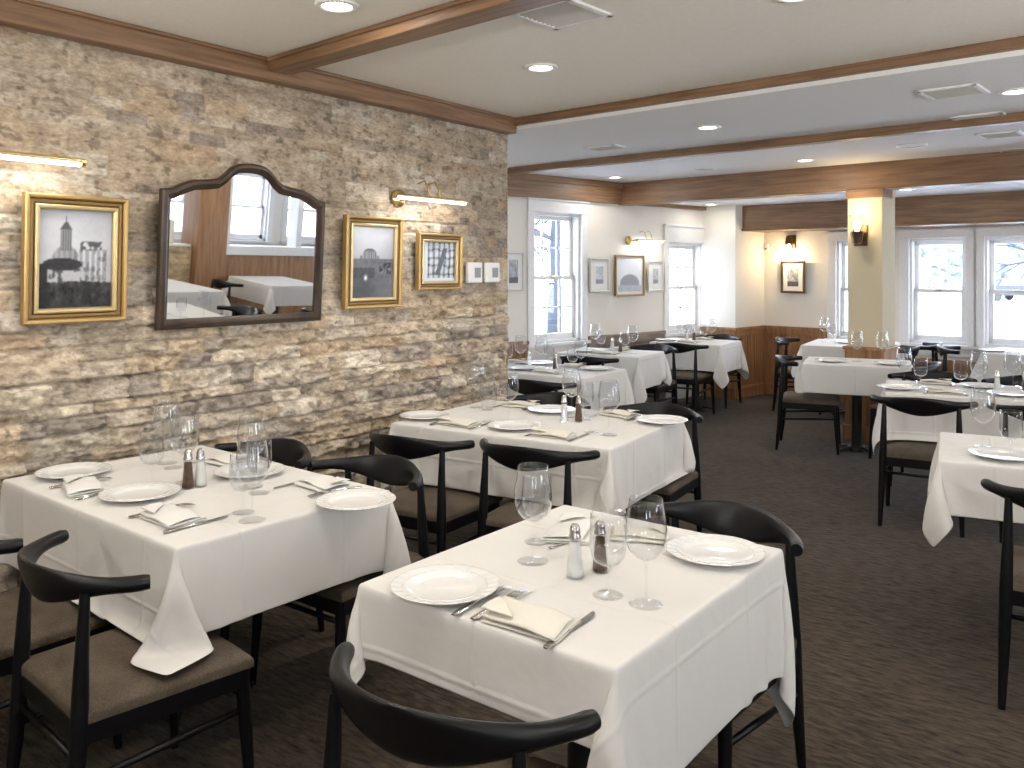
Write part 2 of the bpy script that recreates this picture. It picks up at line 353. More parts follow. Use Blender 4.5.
# ------------------------------------------------------------------ plaster walls with window openings
win_n = [0]
def wall_with_openings(name, line, x0, x1, z1, holes, out, th=.22, mat='wall_paint'):
    m_ = MB(); tf = along(line, out); xs = x0
    for a, b_, za, zb in sorted(holes):
        m_.box(xs, a, 0, th, 0, z1, tf); m_.box(a, b_, 0, th, 0, za, tf); m_.box(a, b_, 0, th, zb, z1, tf); xs = b_
    m_.box(xs, x1, 0, th, 0, z1, tf)
    return struct(mesh(name, m_, mat))
def window(line, a, b_, za, zb, out, cols=0, casing=.085, head=.14, apron=0, th=.22, meet=.5, grid_low=False, sillw=.05):
    "double-hung window in the opening a..b, za..zb"
    win_n[0] += 1; tf = along(line, out)
    w = struct(mesh('window_%d' % win_n[0], MB().box(a-.002, a+.03, .02, th, za, zb, tf).box(b_-.03, b_+.002, .02, th, za, zb, tf).box(a, b_, .02, th, zb-.03, zb, tf).box(a, b_, .02, th, za, za+.03, tf), 'white_trim'))
    c = MB().box(a-casing, a+.005, -.022, .0, za-.0, zb+.005, tf).box(b_-.005, b_+casing, -.022, .0, za-.0, zb+.005, tf)
    c.box(a-casing, b_+casing, -.026, 0, zb, zb+head, tf).box(a-casing-.012, b_+casing+.012, -.045, 0, zb+head, zb+head+.028, tf)
    mesh('window_casing', c, 'white_trim', w, bevel=.003)
    s = MB().box(a-casing-.02, b_+casing+.02, -sillw, .12, za-.035, za, tf)
    if apron: s.box(a-casing, b_+casing, -.02, 0, za-apron, za-.035, tf)
    mesh('window_sill', s, 'white_trim', w, bevel=.004)
    zm = za+(zb-za)*meet; ia, ib = a+.03, b_-.03
    for nm, z0, z1_, y0, lo in (('upper_sash', zm-.02, zb-.03, .11, False), ('lower_sash', za+.03, zm+.02, .07, True)):
        st = .045; f = MB().box(ia, ia+st, y0, y0+.035, z0, z1_, tf).box(ib-st, ib, y0, y0+.035, z0, z1_, tf).box(ia, ib, y0, y0+.035, z1_-.04, z1_, tf).box(ia, ib, y0, y0+.035, z0, z0+(.06 if lo else .04), tf)
        if cols and (not lo or grid_low):
            for k in range(1, cols): xk = ia+(ib-ia)*k/cols; f.box(xk-.009, xk+.009, y0+.008, y0+.028, z0, z1_, tf)
            zk = (z0+z1_)/2; f.box(ia, ib, y0+.008, y0+.028, zk-.009, zk+.009, tf)
        so = mesh(nm, f, 'white_trim', w, bevel=.002)
        mesh('pane', MB().box(ia+st-.005, ib-st+.005, y0+.015, y0+.019, z0+.03, z1_-.03, tf), 'pane', so)
    mesh('sash_lock', MB().box((a+b_)/2-.03, (a+b_)/2+.03, .055, .07, zm+.005, zm+.02, tf), 'brass', w)
    return w
def portal(line, a, b_, za, zb, out, th=.24):
    n = Vector((-line.d.y, line.d.x))*out; p = line.pt((a+b_)/2)+n*th
    l = bpy.data.lights.new('daylight_portal', 'AREA'); l.shape = 'RECTANGLE'; l.size = b_-a; l.size_y = zb-za; l.cycles.is_portal = True
    o = bpy.data.objects.new('daylight_portal', l); C.objects.link(o); o.location = (p.x, p.y, (za+zb)/2)
    o.rotation_euler = Vector((-n.x, -n.y, 0)).to_track_quat('-Z', 'Y').to_euler()
# far side wall
a1, t1 = LW.hit(533, 212); b1 = LW.hit(581); zl1 = LW.hit(556, 359)[1]
w1 = (a1, b1, .80, LW.hit(556, 213)[1])
a2 = LW.hit(668); b2 = LW.hit(703); w2 = (a2, b2, .80, LW.hit(685, 243)[1])
wall_with_openings('wall_left', LW, L0, 3.35, ZC2+.05, [w1, w2], 1)
window(LW, *w1, 1, cols=3, head=.12, grid_low=True); window(LW, *w2, 1, cols=2, head=.19, grid_low=True)
portal(LW, *w1, 1); portal(LW, *w2, 1)
# wall closing the recess behind the end of the stone wall
struct(mesh('wall_return', MB().box(-2.3, -.28, STONE_END-.3, STONE_END-.12, 0, 2.6), 'wall_paint'))
# chase between far side wall and end wall
bp_ = LW.pt(LW.hit(702)-.0)
ch = MB().add([(x, y, z) for z in (0, ZC2) for x, y in ((bp_.x-.25, bp_.y+.03), (bp_.x, bp_.y), (-.37, 9.90), (-.25, 10.60), (-.9, 10.8))],
              [(0, 1, 2, 3, 4), (9, 8, 7, 6, 5), (0, 5, 6, 1), (1, 6, 7, 2), (2, 7, 8, 3), (3, 8, 9, 4), (4, 9, 5, 0)])
struct(mesh('wall_chase', ch, 'wall_paint'))
# end wall
zt = BW.hit(937, 238)[1]; zb_ = BW.hit(937, 344)[1]
hs = []
for pa, pb in ((836, 884), (909, 967), (984, 1050)): hs.append((BW.hit(pa), BW.hit(pb), zb_, zt))
wd = hs[1][1]-hs[1][0]; hs[2] = (hs[2][0], hs[2][0]+wd*1.02, zb_, zt); hs[0] = (hs[0][0], hs[0][0]+wd*.95, zb_, zt)
pit_ = hs[2][0]-hs[1][0]
for k in range(1, 5): hs.append((hs[2][0]+pit_*k, hs[2][0]+pit_*k+wd, zb_, zt))
hs = [h for h in hs if h[1] < 7.9]
wall_with_openings('wall_back', BW, -.2, 8.6, ZC3+.02, hs, 1)
for h in hs: window(BW, *h, 1, casing=.10, head=.075, apron=.13, sillw=.07); portal(BW, *h, 1)
# ------------------------------------------------------------------ wainscot of stained boards
def wainscot(line, a, b_, out, zc=.86, panels=0, mat='panel_wood', base=.13):
    tf0 = lambda x, y, z: (x, y*out, z)
    m_ = MB().box(a, b_, -.018, 0, 0, zc, tf0).box(a, b_, -.045, 0, zc-.035, zc, tf0).box(a, b_, -.034, 0, zc-.10, zc-.035, tf0).box(a, b_, -.04, 0, 0, base, tf0).box(a, b_, -.030, 0, base, base+.02, tf0)
    n = max(1, round((b_-a)/.55))
    for k in range(n+1): x = a+(b_-a)*k/n; m_.box(max(a, x-.045), min(b_, x+.045), -.032, 0, base, zc-.10, tf0)
    k = a+.06
    while k < b_: m_.box(k, k+.05, -.022, 0, base, zc-.1, tf0); k += .056
    return trim(m_, mat, .003, loc=(line.p.x, line.p.y, 0), rz=line.ang)
wainscot(LW, L0, w1[0]-.09, 1, .84)
wainscot(LW, w1[1]+.09, w2[0]-.09, 1, .84, mat='grey_panel')
CF = Line((bp_.x, bp_.y), (-.37-bp_.x, 9.90-bp_.y)); CS = Line((-.37, 9.90), (.10, .67))
wainscot(CF, 0, (Vector((-.37, 9.90))-bp_).length+.02, 1)
wainscot(CS, -.03, .68, 1)
wainscot(BW, 0, hs[0][0]-.10, 1)
wainscot(BW, hs[0][0]-.10, 8.4, 1, zc=zb_-.165)
# corner beads: pale vertical trim at the chase corner
# ------------------------------------------------------------------ pillar with its sconce
PL = at(846.7, 449, 0); pc = Line(LW.pt(LW.hit(617)), bd)
pa, pb = pc.hit(847.5), pc.hit(882.5); PW = pb-pa
pil = MB().box(pa, pb, .0, .34, 0, 2.30)
pillar = struct(mesh('pillar', pil, 'pillar_paint', bevel=.006, loc=(pc.p.x, pc.p.y, 0), rz=pc.ang))
pk = MB().box(pa-.02, pb+.02, -.02, .36, 0, .86).box(pa-.035, pb+.035, -.035, .375, .83, .86).box(pa-.035, pb+.035, -.035, .375, 0, .14)
trim(pk, 'panel_wood', .004, loc=(pc.p.x, pc.p.y, 0), rz=pc.ang)
trim(MB().box(pa-.012, pb+.012, -.012, .232, 2.215, 2.30), 'beam_wood', .004, loc=(pc.p.x, pc.p.y, 0), rz=pc.ang)
def sconce(line, a, z, out, label, s=1.0, strength=8, down=False):
    p = line.pt(a); n = Vector((line.d.y, -line.d.x))*out
    t = thing('wall_sconce', label, 'sconce', (p.x, p.y, z), math.atan2(n.y, n.x)+PI/2)
    mesh('backplate', MB().box(-.055*s, .055*s, -.015, 0, -.11*s, .06*s), 'dark_bronze', t, bevel=.006)
    mesh('arm', MB().tube([(0, -.01, -.06*s), (0, -.05*s, -.075*s), (0, -.085*s, -.06*s), (0, -.085*s, -.02*s)], .011*s), 'dark_bronze', t, smooth=True)
    cup = MB()
    for k in (-1, 0, 1): cup.tube([(k*.028*s, -.085*s, -.09*s), (k*.034*s, -.085*s, -.01*s)], [.010*s, .018*s], 10)
    cup.lathe([(.0, -.10*s), (.03*s, -.095*s), (.045*s, -.01*s), (.05*s, .0)], 20, (0, -.085*s, 0))
    mesh('holder', cup, 'dark_bronze', t, smooth=True, auto=.7)
    sh = MB().lathe([(.035*s, 0), (.047*s, .03*s), (.058*s, .10*s), (.060*s, .13*s), (.056*s, .13*s), (.043*s, .03*s), (.03*s, .003*s)], 24, (0, -.085*s, 0))
    mesh('glass_shade', sh, 'wine_glass_bowl', t, smooth=True)
    mesh('bulb', MB().lathe([(.0, .0), (.012*s, .004), (.026*s, .04*s), (.026*s, .06*s), (.015*s, .085*s), (0, .09*s)], 16, (0, -.085*s, 0)), 'lamp_bulb', t, smooth=True)
    l = bpy.data.lights.new('sconce_light', 'POINT'); l.energy = strength; l.color = (1, .74, .42); l.shadow_soft_size = .04
    lo = bpy.data.objects.new('sconce_light', l); C.objects.link(lo); q = p+n*.14*s; lo.location = (q.x, q.y, z+(-.16 if down else .16)*s)
    if down: t.scale.z = -1
a_, z_ = pc.hit(861, 232); sconce(pc, a_, z_, 1, 'bronze wall sconce with glass cup glowing high on the cream pillar', 1.15, 5)
a_, z_ = BW.hit(792, 244); sconce(BW, a_, z_, 1, 'small bronze wall sconce above the single picture on the end wall', 1.0, 9, True)
# ------------------------------------------------------------------ fixtures in the ceilings
def downlight(x, y, z, label, e=9, warm=(1, .935, .85)):
    t = thing('recessed_downlight', label, 'ceiling light', (x, y, z), 0, 'recessed ceiling downlights')
    mesh('trim_ring', MB().lathe([(.058, -.001), (.062, -.009), (.082, -.010), (.088, -.004), (.088, 0)], 32), 'white_plastic', t, smooth=True)
    mesh('lens', MB().lathe([(0, -.004), (.058, -.004)], 32), 'lamp_disc', t)
    l = bpy.data.lights.new('downlight_beam', 'AREA'); l.shape = 'DISK'; l.size = .112; l.energy = e*.34; l.color = warm
    lo = bpy.data.objects.new('downlight_beam', l); C.objects.link(lo); lo.location = (x, y, z-.0115)
EA = 24; UP = 178
for px, py, z, lb in ((337, 5, ZC1, 'round recessed downlight in the strip of ceiling before the first beam'),
                      (541, 67, ZC1, 'round recessed downlight between the first and second beams, beyond the large vent'),
                      (797, -6, ZC1, 'round recessed downlight at the top edge above the right side tables'),
                      (1016, 91, ZC2, 'round recessed downlight beside the row of square vents'),
                      (708, 127, ZC2, 'round recessed downlight between the second and third beams'),
                      (805, 160, ZC2, 'round recessed downlight between the third beam and the pillar beam'),
                      (615, 177, ZC2, 'small recessed downlight near the far side wall above the pictures'),
                      (906, 189, ZC3, 'recessed downlight right behind the pillar beam beside the pillar'),
                      (711, 204, ZC3, 'recessed downlight above the corner table by the side window')):
    x, y = at(px, py, z); downlight(x, y, z, lb, EA if z > 2.6 else (13 if z > 2.4 else 6))
for x, y in ((.75, .6), (2.9, -.9), (2.3, 1.2), (4.6, 1.2), (5.6, 3.6), (5.4, 6.2), (.9, -1.2), (5.2, -1.4)):  # extra downlights out of view, added as fill light
    downlight(x, y, ZC1 if y < 4.4 else ZC2, 'added recessed downlight, unseen in the ceiling outside the picture', EA)
def vent(px, py, z, sx, sy, label, rot=0, slats=9):
    x, y = at(px, py, z); t = thing('ceiling_vent', label, 'air vent', (x, y, z), bang+rot, 'square ceiling air vents')
    f = MB(); w = .028
    for a, b_, c, d in ((-sx, sx, -sy, -sy+w), (-sx, sx, sy-w, sy), (-sx, -sx+w, -sy, sy), (sx-w, sx, -sy, sy)): f.box(a, b_, c, d, -.012, 0)
    mesh('vent_frame', f, 'white_trim', t, bevel=.003)
    s = MB()
    for k in range(slats): yy = -sy+w+(2*sy-2*w)*(k+.5)/slats; s.add([(-sx+w, yy-.006, -.003), (sx-w, yy-.006, -.003), (sx-w, yy+.008, -.012), (-sx+w, yy+.008, -.012), (-sx+w, yy-.006, -.001), (sx-w, yy-.006, -.001), (sx-w, yy+.008, -.010), (-sx+w, yy+.008, -.010)], [(0, 1, 2, 3), (4, 7, 6, 5), (0, 4, 5, 1), (2, 6, 7, 3)])
    mesh('vent_slat_grille', s, 'vent_grey', t); mesh('vent_backing', MB().box(-sx+w, sx-w, -sy+w, sy-w, -.0015, -.0005), 'dark_gap', t)
vent(561, 13, ZC1, .155, .155, 'large square air vent in the ceiling just past the first beam')
vent(953, 91, ZC2, .15, .15, 'square air vent in the ceiling next to the downlight on the right side')
vent(981, 117, ZC2, .15, .15, 'square air vent in the ceiling touching the third beam')
vent(1001, 134, ZC2, .14, .14, 'square air vent just behind the third beam near the picture edge')
vent(606, 147, ZC2, .15, .10, 'flat air vent in the ceiling above the far side wall')
for px, py, lb in ((704, 169, 'small round ceiling speaker in front of the pillar beam, over the corner table'), (911, 145, 'small round ceiling speaker in front of the pillar'), (1016, 150, 'small round ceiling speaker at the right edge of the picture')):
    x, y = at(px, py, ZC2); t = thing('ceiling_speaker', lb, 'speaker', (x, y, ZC2), 0, 'round ceiling speakers')
    mesh('speaker_ring', MB().lathe([(.10, -.001), (.10, -.008), (.115, -.008), (.12, 0)], 28), 'white_plastic', t, smooth=True)
    mesh('speaker_grille', MB().lathe([(0, -.006), (.10, -.004)], 28), 'vent_grey', t)
# ------------------------------------------------------------------ picture prints
def raster(kind, w, h, seed=3):
    x, y = np.meshgrid(np.linspace(0, 1, w), np.linspace(0, 1, h), indexing='ij')   # y up
    g = lambda a, b_, s=seed: fbm(x*a, y*b_, 4, s)
    if kind == 'dome':
        v = .80-.10*y-.45*((x-.5)**2+(y-.6)**2)+.12*(g(3, 5)-.5)
        dome = ((x-.36)/.21)**2+((y-.42)/.22)**2 < 1; v = np.where(dome & (y > .42), .46-.35*(x-.36)+.07*np.sin((x-.36)*85)+.08*(g(20, 20)-.5)-.12*(abs(y-.47) < .012), v)
        v = np.where((abs(x-.36) < .075) & (y > .58) & (y < .80), .25+.3*(np.sin(x*190) > .2), v)
        v = np.where((abs(x-.36) < .085*(1-(y-.80)/.1)) & (y >= .80) & (y < .88), .2, v); v = np.where((abs(x-.36) < .010) & (y >= .86) & (y < .94), .15, v)
        v = np.where((x > .52) & (x < .93) & (y > .25) & (y < .60), .50+.25*(np.sin(x*75) > .3)-.2*(g(30, 20) > .55), v)
        v = np.where((x > .56) & (x < .86) & (abs(y-.64-.05*(g(9, 3)-.5)) < .045) & (g(26, 26, 9) > .42), .2, v)
        v = np.where((x < .62) & (y > .20) & (y < .42), .62-.4*(g(14, 9) > .52), v)
        v = np.where(((x-.31)/.27)**2+((y-.445)/.065)**2+.35*(g(12, 12)-.5) < 1, .07+.06*g(30, 30), v)
        v = np.where(y < .22+.08*g(7, 2), .05+.22*g(16, 16)**2, v); v = np.where((x < .12) & (y < .45), .08, v)
        tint = (.95, .97, 1.04)
    elif kind == 'round':
        v = .42+.45*y-.5*abs(x-.45)**2+.10*(g(4, 4)-.5)
        v = np.where((y > .45) & (y < .60) & (abs(x-.42) < .24), .22+.25*(np.sin(x*110)*np.sin(y*90) > .1)+.1*g(20, 20), v)
        v = np.where((((x-.42)/.17)**2+((y-.60)/.10)**2 < 1), .26+.3*(np.sin(x*120) > .2)*(y < .66), v)
        v = np.where((y < .55) & (y > .40), .20+.15*g(22, 12), v); v = np.where(y < .42, .10+.28*g(10, 10)*(x > .55)+.10*g(24, 24), v)
        v = np.where((x > .66) & (x < .95) & (y > .33) & (y < .50) & (g(14, 20) > .5), .06, v)
        v = np.where(y < .28, .14+.22*np.clip(x-.3, 0, 1)+.1*g(6, 20), v)
        bl = np.exp(-(((x-.33)/.035)**2+((y-.28)/.035)**2)); v = v+.8*bl; tint = (.92, .95, 1.05)
    elif kind == 'street':
        v = .70-.35*(np.sin(x*38+3*g(4, 4)) > .25)-.25*(np.sin(y*31+g(5, 5)*4) > .6)+.3*(g(14, 14)-.5)
        v = np.where((x < .15) | (y < .08), .8, v); v = np.where((abs(x-.5-.35*(y-.3)) < .07) & (y > .15) & (y < .85), .15, v); tint = (.93, .98, 1.06)
    elif kind == 'arch':
        v = .80+.1*(g(4, 4)-.5); r = ((x-.5)/.42)**2+((y-.24)/.30)**2
        v = np.where((r < 1) & (y > .18), .18+.3*(np.sin(x*75)*np.sin(y*70) > .25)+.1*g(20, 20), v); v = np.where(y < .20, .35+.3*g(18, 12), v); tint = (.97, .99, 1.03)
    else:
        v = .22+.6*g(6, 9, seed)*(y > .25)+.12*(np.sin(x*50) > .4); tint = (.93, .96, 1.05)
    v = (v+np.roll(v, 1, 0)+np.roll(v, -1, 0)+np.roll(v, 1, 1)+np.roll(v, -1, 1))/5+.05*(g(40, 50, 77)-.5)
    v = np.clip(v, .03, .93)**1.6
    return np.clip(np.stack([v*t for t in tint], -1), 0, 1)
def framed(line, a0, a1, z0, z1, out, label, kind, style, seed=3, lean=0.0, mat_w=0, name='framed_picture'):
    "picture hung on a wall line between a0..a1; the top leans out by lean radians"
    n = Vector((line.d.y, -line.d.x))*out; p = line.pt((a0+a1)/2)+n*.035
    W, Hh = a1-a0, z1-z0; fw, mats, depth = style
    rz = math.atan2(n.y, n.x)+PI/2; t = thing(name, label, 'picture', (p.x, p.y, z0), rz); t.rotation_euler.x = lean
    k = len(mats); names = ('frame', 'frame_slope', 'frame_lip')
    for i, mt in enumerate(mats):     # nested mouldings: outer rim, hollow, inner lip
        u0, u1 = fw*i/k, fw*(i+1)/k; d0 = (depth, depth*.62, depth*.8)[i] if k == 3 else depth
        f = MB(); hw = W/2
        f.rings([[(-hw+u, -d, u), (hw-u, -d, u), (hw-u, -d, Hh-u), (-hw+u, -d, Hh-u)] for u, d in ((u0, 0), (u0, d0*.85), (u0+.25*(u1-u0), d0), (u0+.75*(u1-u0), d0*.96), (u1, d0*.7), (u1, 0))], False)
        mesh(names[i] if k > 1 else 'frame', f, mt, t, bevel=.0015)
    iw, ih = W/2-fw, Hh-2*fw
    if mat_w: mesh('mat_board', MB().box(-iw, iw, -.008, -.002, fw, Hh-fw), 'mat_board', t)
    iw -= mat_w; ih -= 2*mat_w; c = raster(kind, 90, int(90*ih/(2*iw)), seed)
    xs, zs = np.meshgrid(np.linspace(-iw, iw, c.shape[0]), np.linspace(fw+mat_w, Hh-fw-mat_w, c.shape[1]), indexing='ij')
    grid_mesh('photo_print', np.stack([xs, np.full_like(xs, -.010), zs], -1), c, 'print', t, smooth=False)
    return t
SW = Line((0, 0), (0, 1))
gold3 = (.045, ('gold', 'gold_dark', 'gold_light'), .032)
def zr(pa, pt, pb, pbm): return None
framed(SW, 1.535, 1.955, 1.345, 1.865, 1, 'gold framed photograph of a domed building hanging at the edge of the stone wall', 'dome', (.062, gold3[1], .035), lean=.035)
framed(SW, 3.20, 3.645, 1.343, 1.865, 1, 'tall gold framed photograph of a round ruin hanging between the mirror and the smaller frame', 'round', (.062, gold3[1], .035), lean=.03)
framed(SW, 3.79, 4.20, 1.437, 1.787, 1, 'small gold framed street scene hanging next to the two thermostats', 'street', (.055, gold3[1], .035), lean=.02)
# pictures on the far side wall and the end wall
for (x0, x1, y0, y1, kd, sd, st, mw, lb) in ((500, 521, 252, 291, 'b', 21, (.02, ('silver_frame',), .02), .06, 'pale framed photograph partly hidden by the end of the stone wall'),
        (587, 606, 258, 292, 'b', 5, (.022, ('silver_frame',), .025), .07, 'pale framed small print between the tall window and the lit arch print'),
        (612, 641, 255, 296, 'arch', 4, (.022, ('gold_dark',), .025), .03, 'gold framed print of arches lit by the slim lamp on the far side wall'),
        (645, 660, 261, 291, 'b', 8, (.02, ('silver_frame',), .02), .07, 'pale framed small print hanging nearest the second side window')):
    s0, s1 = LW.hit(x0), LW.hit(x1); Zm = LW.hit((x0+x1)/2, y1)[1]; Zt = LW.hit((x0+x1)/2, y0)[1]
    framed(LW, s0, s1, Zm, Zt, 1, lb, kd, st, sd, mat_w=mw)
s0, s1 = BW.hit(782.5), BW.hit(806.5)
framed(BW, s0, s1, BW.hit(794, 293)[1], BW.hit(794, 261)[1], 1, 'brown framed picture with white mat under the sconce on the end wall', 'b', (.028, ('dark_bronze',), .025), 31, mat_w=.055)
# ------------------------------------------------------------------ mirror
def mirror():
    y0, y1, z0 = 2.095, 3.025, 1.295
    # outline of the shaped top, traced as fractions of the width from left to right
    top = [(0, .635), (.06, .640), (.12, .668), (.18, .690), (.27, .700), (.33, .705), (.375, .735), (.43, .785), (.50, .805), (.57, .812), (.64, .800), (.70, .765), (.75, .715), (.80, .690), (.87, .668), (.93, .640), (1.0, .600)]
    top = [(f, v+(.0)) for f, v in top]
    # symmetric arch
    top = [(0, .625), (.05, .632), (.10, .655), (.16, .676), (.24, .684), (.30, .692), (.34, .716), (.38, .752), (.42, .772), (.46, .778), (.50, .780)]
    top = top+[(1-f, v) for f, v in top[-2::-1]]
    W = y1-y0
    def outline(ins):
        pts = [(-W/2+ins, ins), (W/2-ins, ins)]
        for f, v in reversed(top): pts.append((max(-W/2+ins, min(W/2-ins, (f-.5)*W*(1-1.1*ins/W))), v-ins))
        return pts
    t = thing('wall_mirror', 'wall mirror with a dark wooden frame and shaped arched top on the stone wall', 'mirror', (.045, (y0+y1)/2, z0), PI/2)
    t.rotation_euler.x = math.radians(3.4)
    f = MB(); f.rings([[(x, -d, z) for x, z in outline(u)] for u, d in ((0, 0), (0, .026), (.008, .034), (.022, .036), (.036, .024), (.044, .020), (.048, .004))], False)
    mesh('frame', f, 'walnut', t, smooth=True, auto=.6)
    g = outline(.046); mesh('mirror_glass', MB().poly(g, -.012, -.004), 'mirror_glass', t)
mirror()
# ------------------------------------------------------------------ picture lights
def picture_light(line, ac, z, L, out, label, plate=0.0, arms=(.1, .22), e=6, s=1.0):
    n = Vector((line.d.y, -line.d.x))*out; p = line.pt(ac)+n*.02
    t = thing('picture_light', label, 'picture light', (p.x, p.y, z), math.atan2(n.y, n.x)+PI/2)
    mesh('backplate', MB().rings([[(plate+.052*s*math.cos(a*PI/14)*q, -d, .052*s*math.sin(a*PI/14)*q) for a in range(28)] for q, d in ((1, 0), (1, .012), (.85, .02), (.4, .026), (.3, .05), (.0, .055))], True), 'brass', t, smooth=True, auto=.7)
    b_ = MB()
    for a in arms: b_.tube([(a, 0, .10*s), (a+(plate-a)*.0+.0, -.06, .115*s), (a-.02, -.11*s, .06*s), (a-.02, -.12*s, .012)], .0045, 8)
    b_.tube([(plate, -.04, 0), (plate, -.12*s, 0)], .008, 10)
    mesh('arm', b_, 'brass', t, smooth=True)
    mesh('lamp_housing', MB().tube([(-L/2, -.12*s, .006), (L/2, -.12*s, .006)], .0125, 14, True, .8).tube([(-L/2-.016, -.12*s, .0), (-L/2, -.12*s, .0)], .016, 14).tube([(L/2, -.12*s, 0), (L/2+.016, -.12*s, 0)], .016, 14), 'brass', t, smooth=True, auto=.7)
    mesh('light_tube', MB().tube([(-L/2+.004, -.12*s, -.006), (L/2-.004, -.12*s, -.006)], .0118, 14), 'lamp_tube', t, smooth=True, auto=.7)
    l = bpy.data.lights.new('picture_lamp', 'AREA'); l.shape = 'RECTANGLE'; l.size = L; l.size_y = .02; l.energy = e; l.color = (1, .96, .90)
    o = bpy.data.objects.new('picture_lamp', l); C.objects.link(o); q = line.pt(ac)+n*(.14*s); o.location = (q.x, q.y, z-.022)
    dirv = Vector((-n.x*.55, -n.y*.55, -.9)); q_ = dirv.to_track_quat('-Z', 'Y'); 
    zax = -dirv.normalized(); xax = Vector((line.d.x, line.d.y, 0)).normalized(); yax = zax.cross(xax)
    o.rotation_euler = Matrix((xax, yax, zax)).transposed().to_euler()
    return t
picture_light(SW, 3.83, 1.985, .62, 1, 'brass picture light above the two gold frames near the thermostats', plate=-.17, arms=(.0, .09), e=1.6)
picture_light(SW, 1.42, 1.99, .60, 1, 'brass picture light above the domed building photograph', plate=0.0, arms=(-.16, -.08), e=1.6)
a0, z0 = LW.hit(640, 241); La = LW.hit(657)-LW.hit(632)
picture_light(LW, a0+.02, z0, La, 1, 'slim picture light above the arch print on the far side wall', plate=-La*.55, arms=(-.05, .05), e=1.6)
# thermostats
for k, (c, lb) in enumerate(((4.355, 'white thermostat with grey screen, the one touching the small gold frame'), (4.545, 'white thermostat with grey screen, the one closer to the wall end'))):
    t = thing('thermostat', lb, 'thermostat', (.022, c, 1.47+.005), PI/2)
    mesh('case', MB().box(-.075, .075, -.03, 0, 0, .135), 'white_plastic', t, bevel=.008); mesh('screen', MB().box(-.010, .052, -.032, -.029, .035, .10), 'screen_grey', t)
a_, z_ = BW.hit(762, 249); q = BW.pt(BW.hit(763)+.05)
t = thing('wall_sensor', 'small white wall sensor in the corner beside the end wall sconce', 'sensor', (q.x, q.y, z_-.03), BW.ang)
mesh('case', MB().box(-.03, .03, -.03, 0, 0, .09), 'white_plastic', t, bevel=.008); mesh('lens', MB().box(-.012, .012, -.034, -.029, .02, .04), 'dark_gap', t)
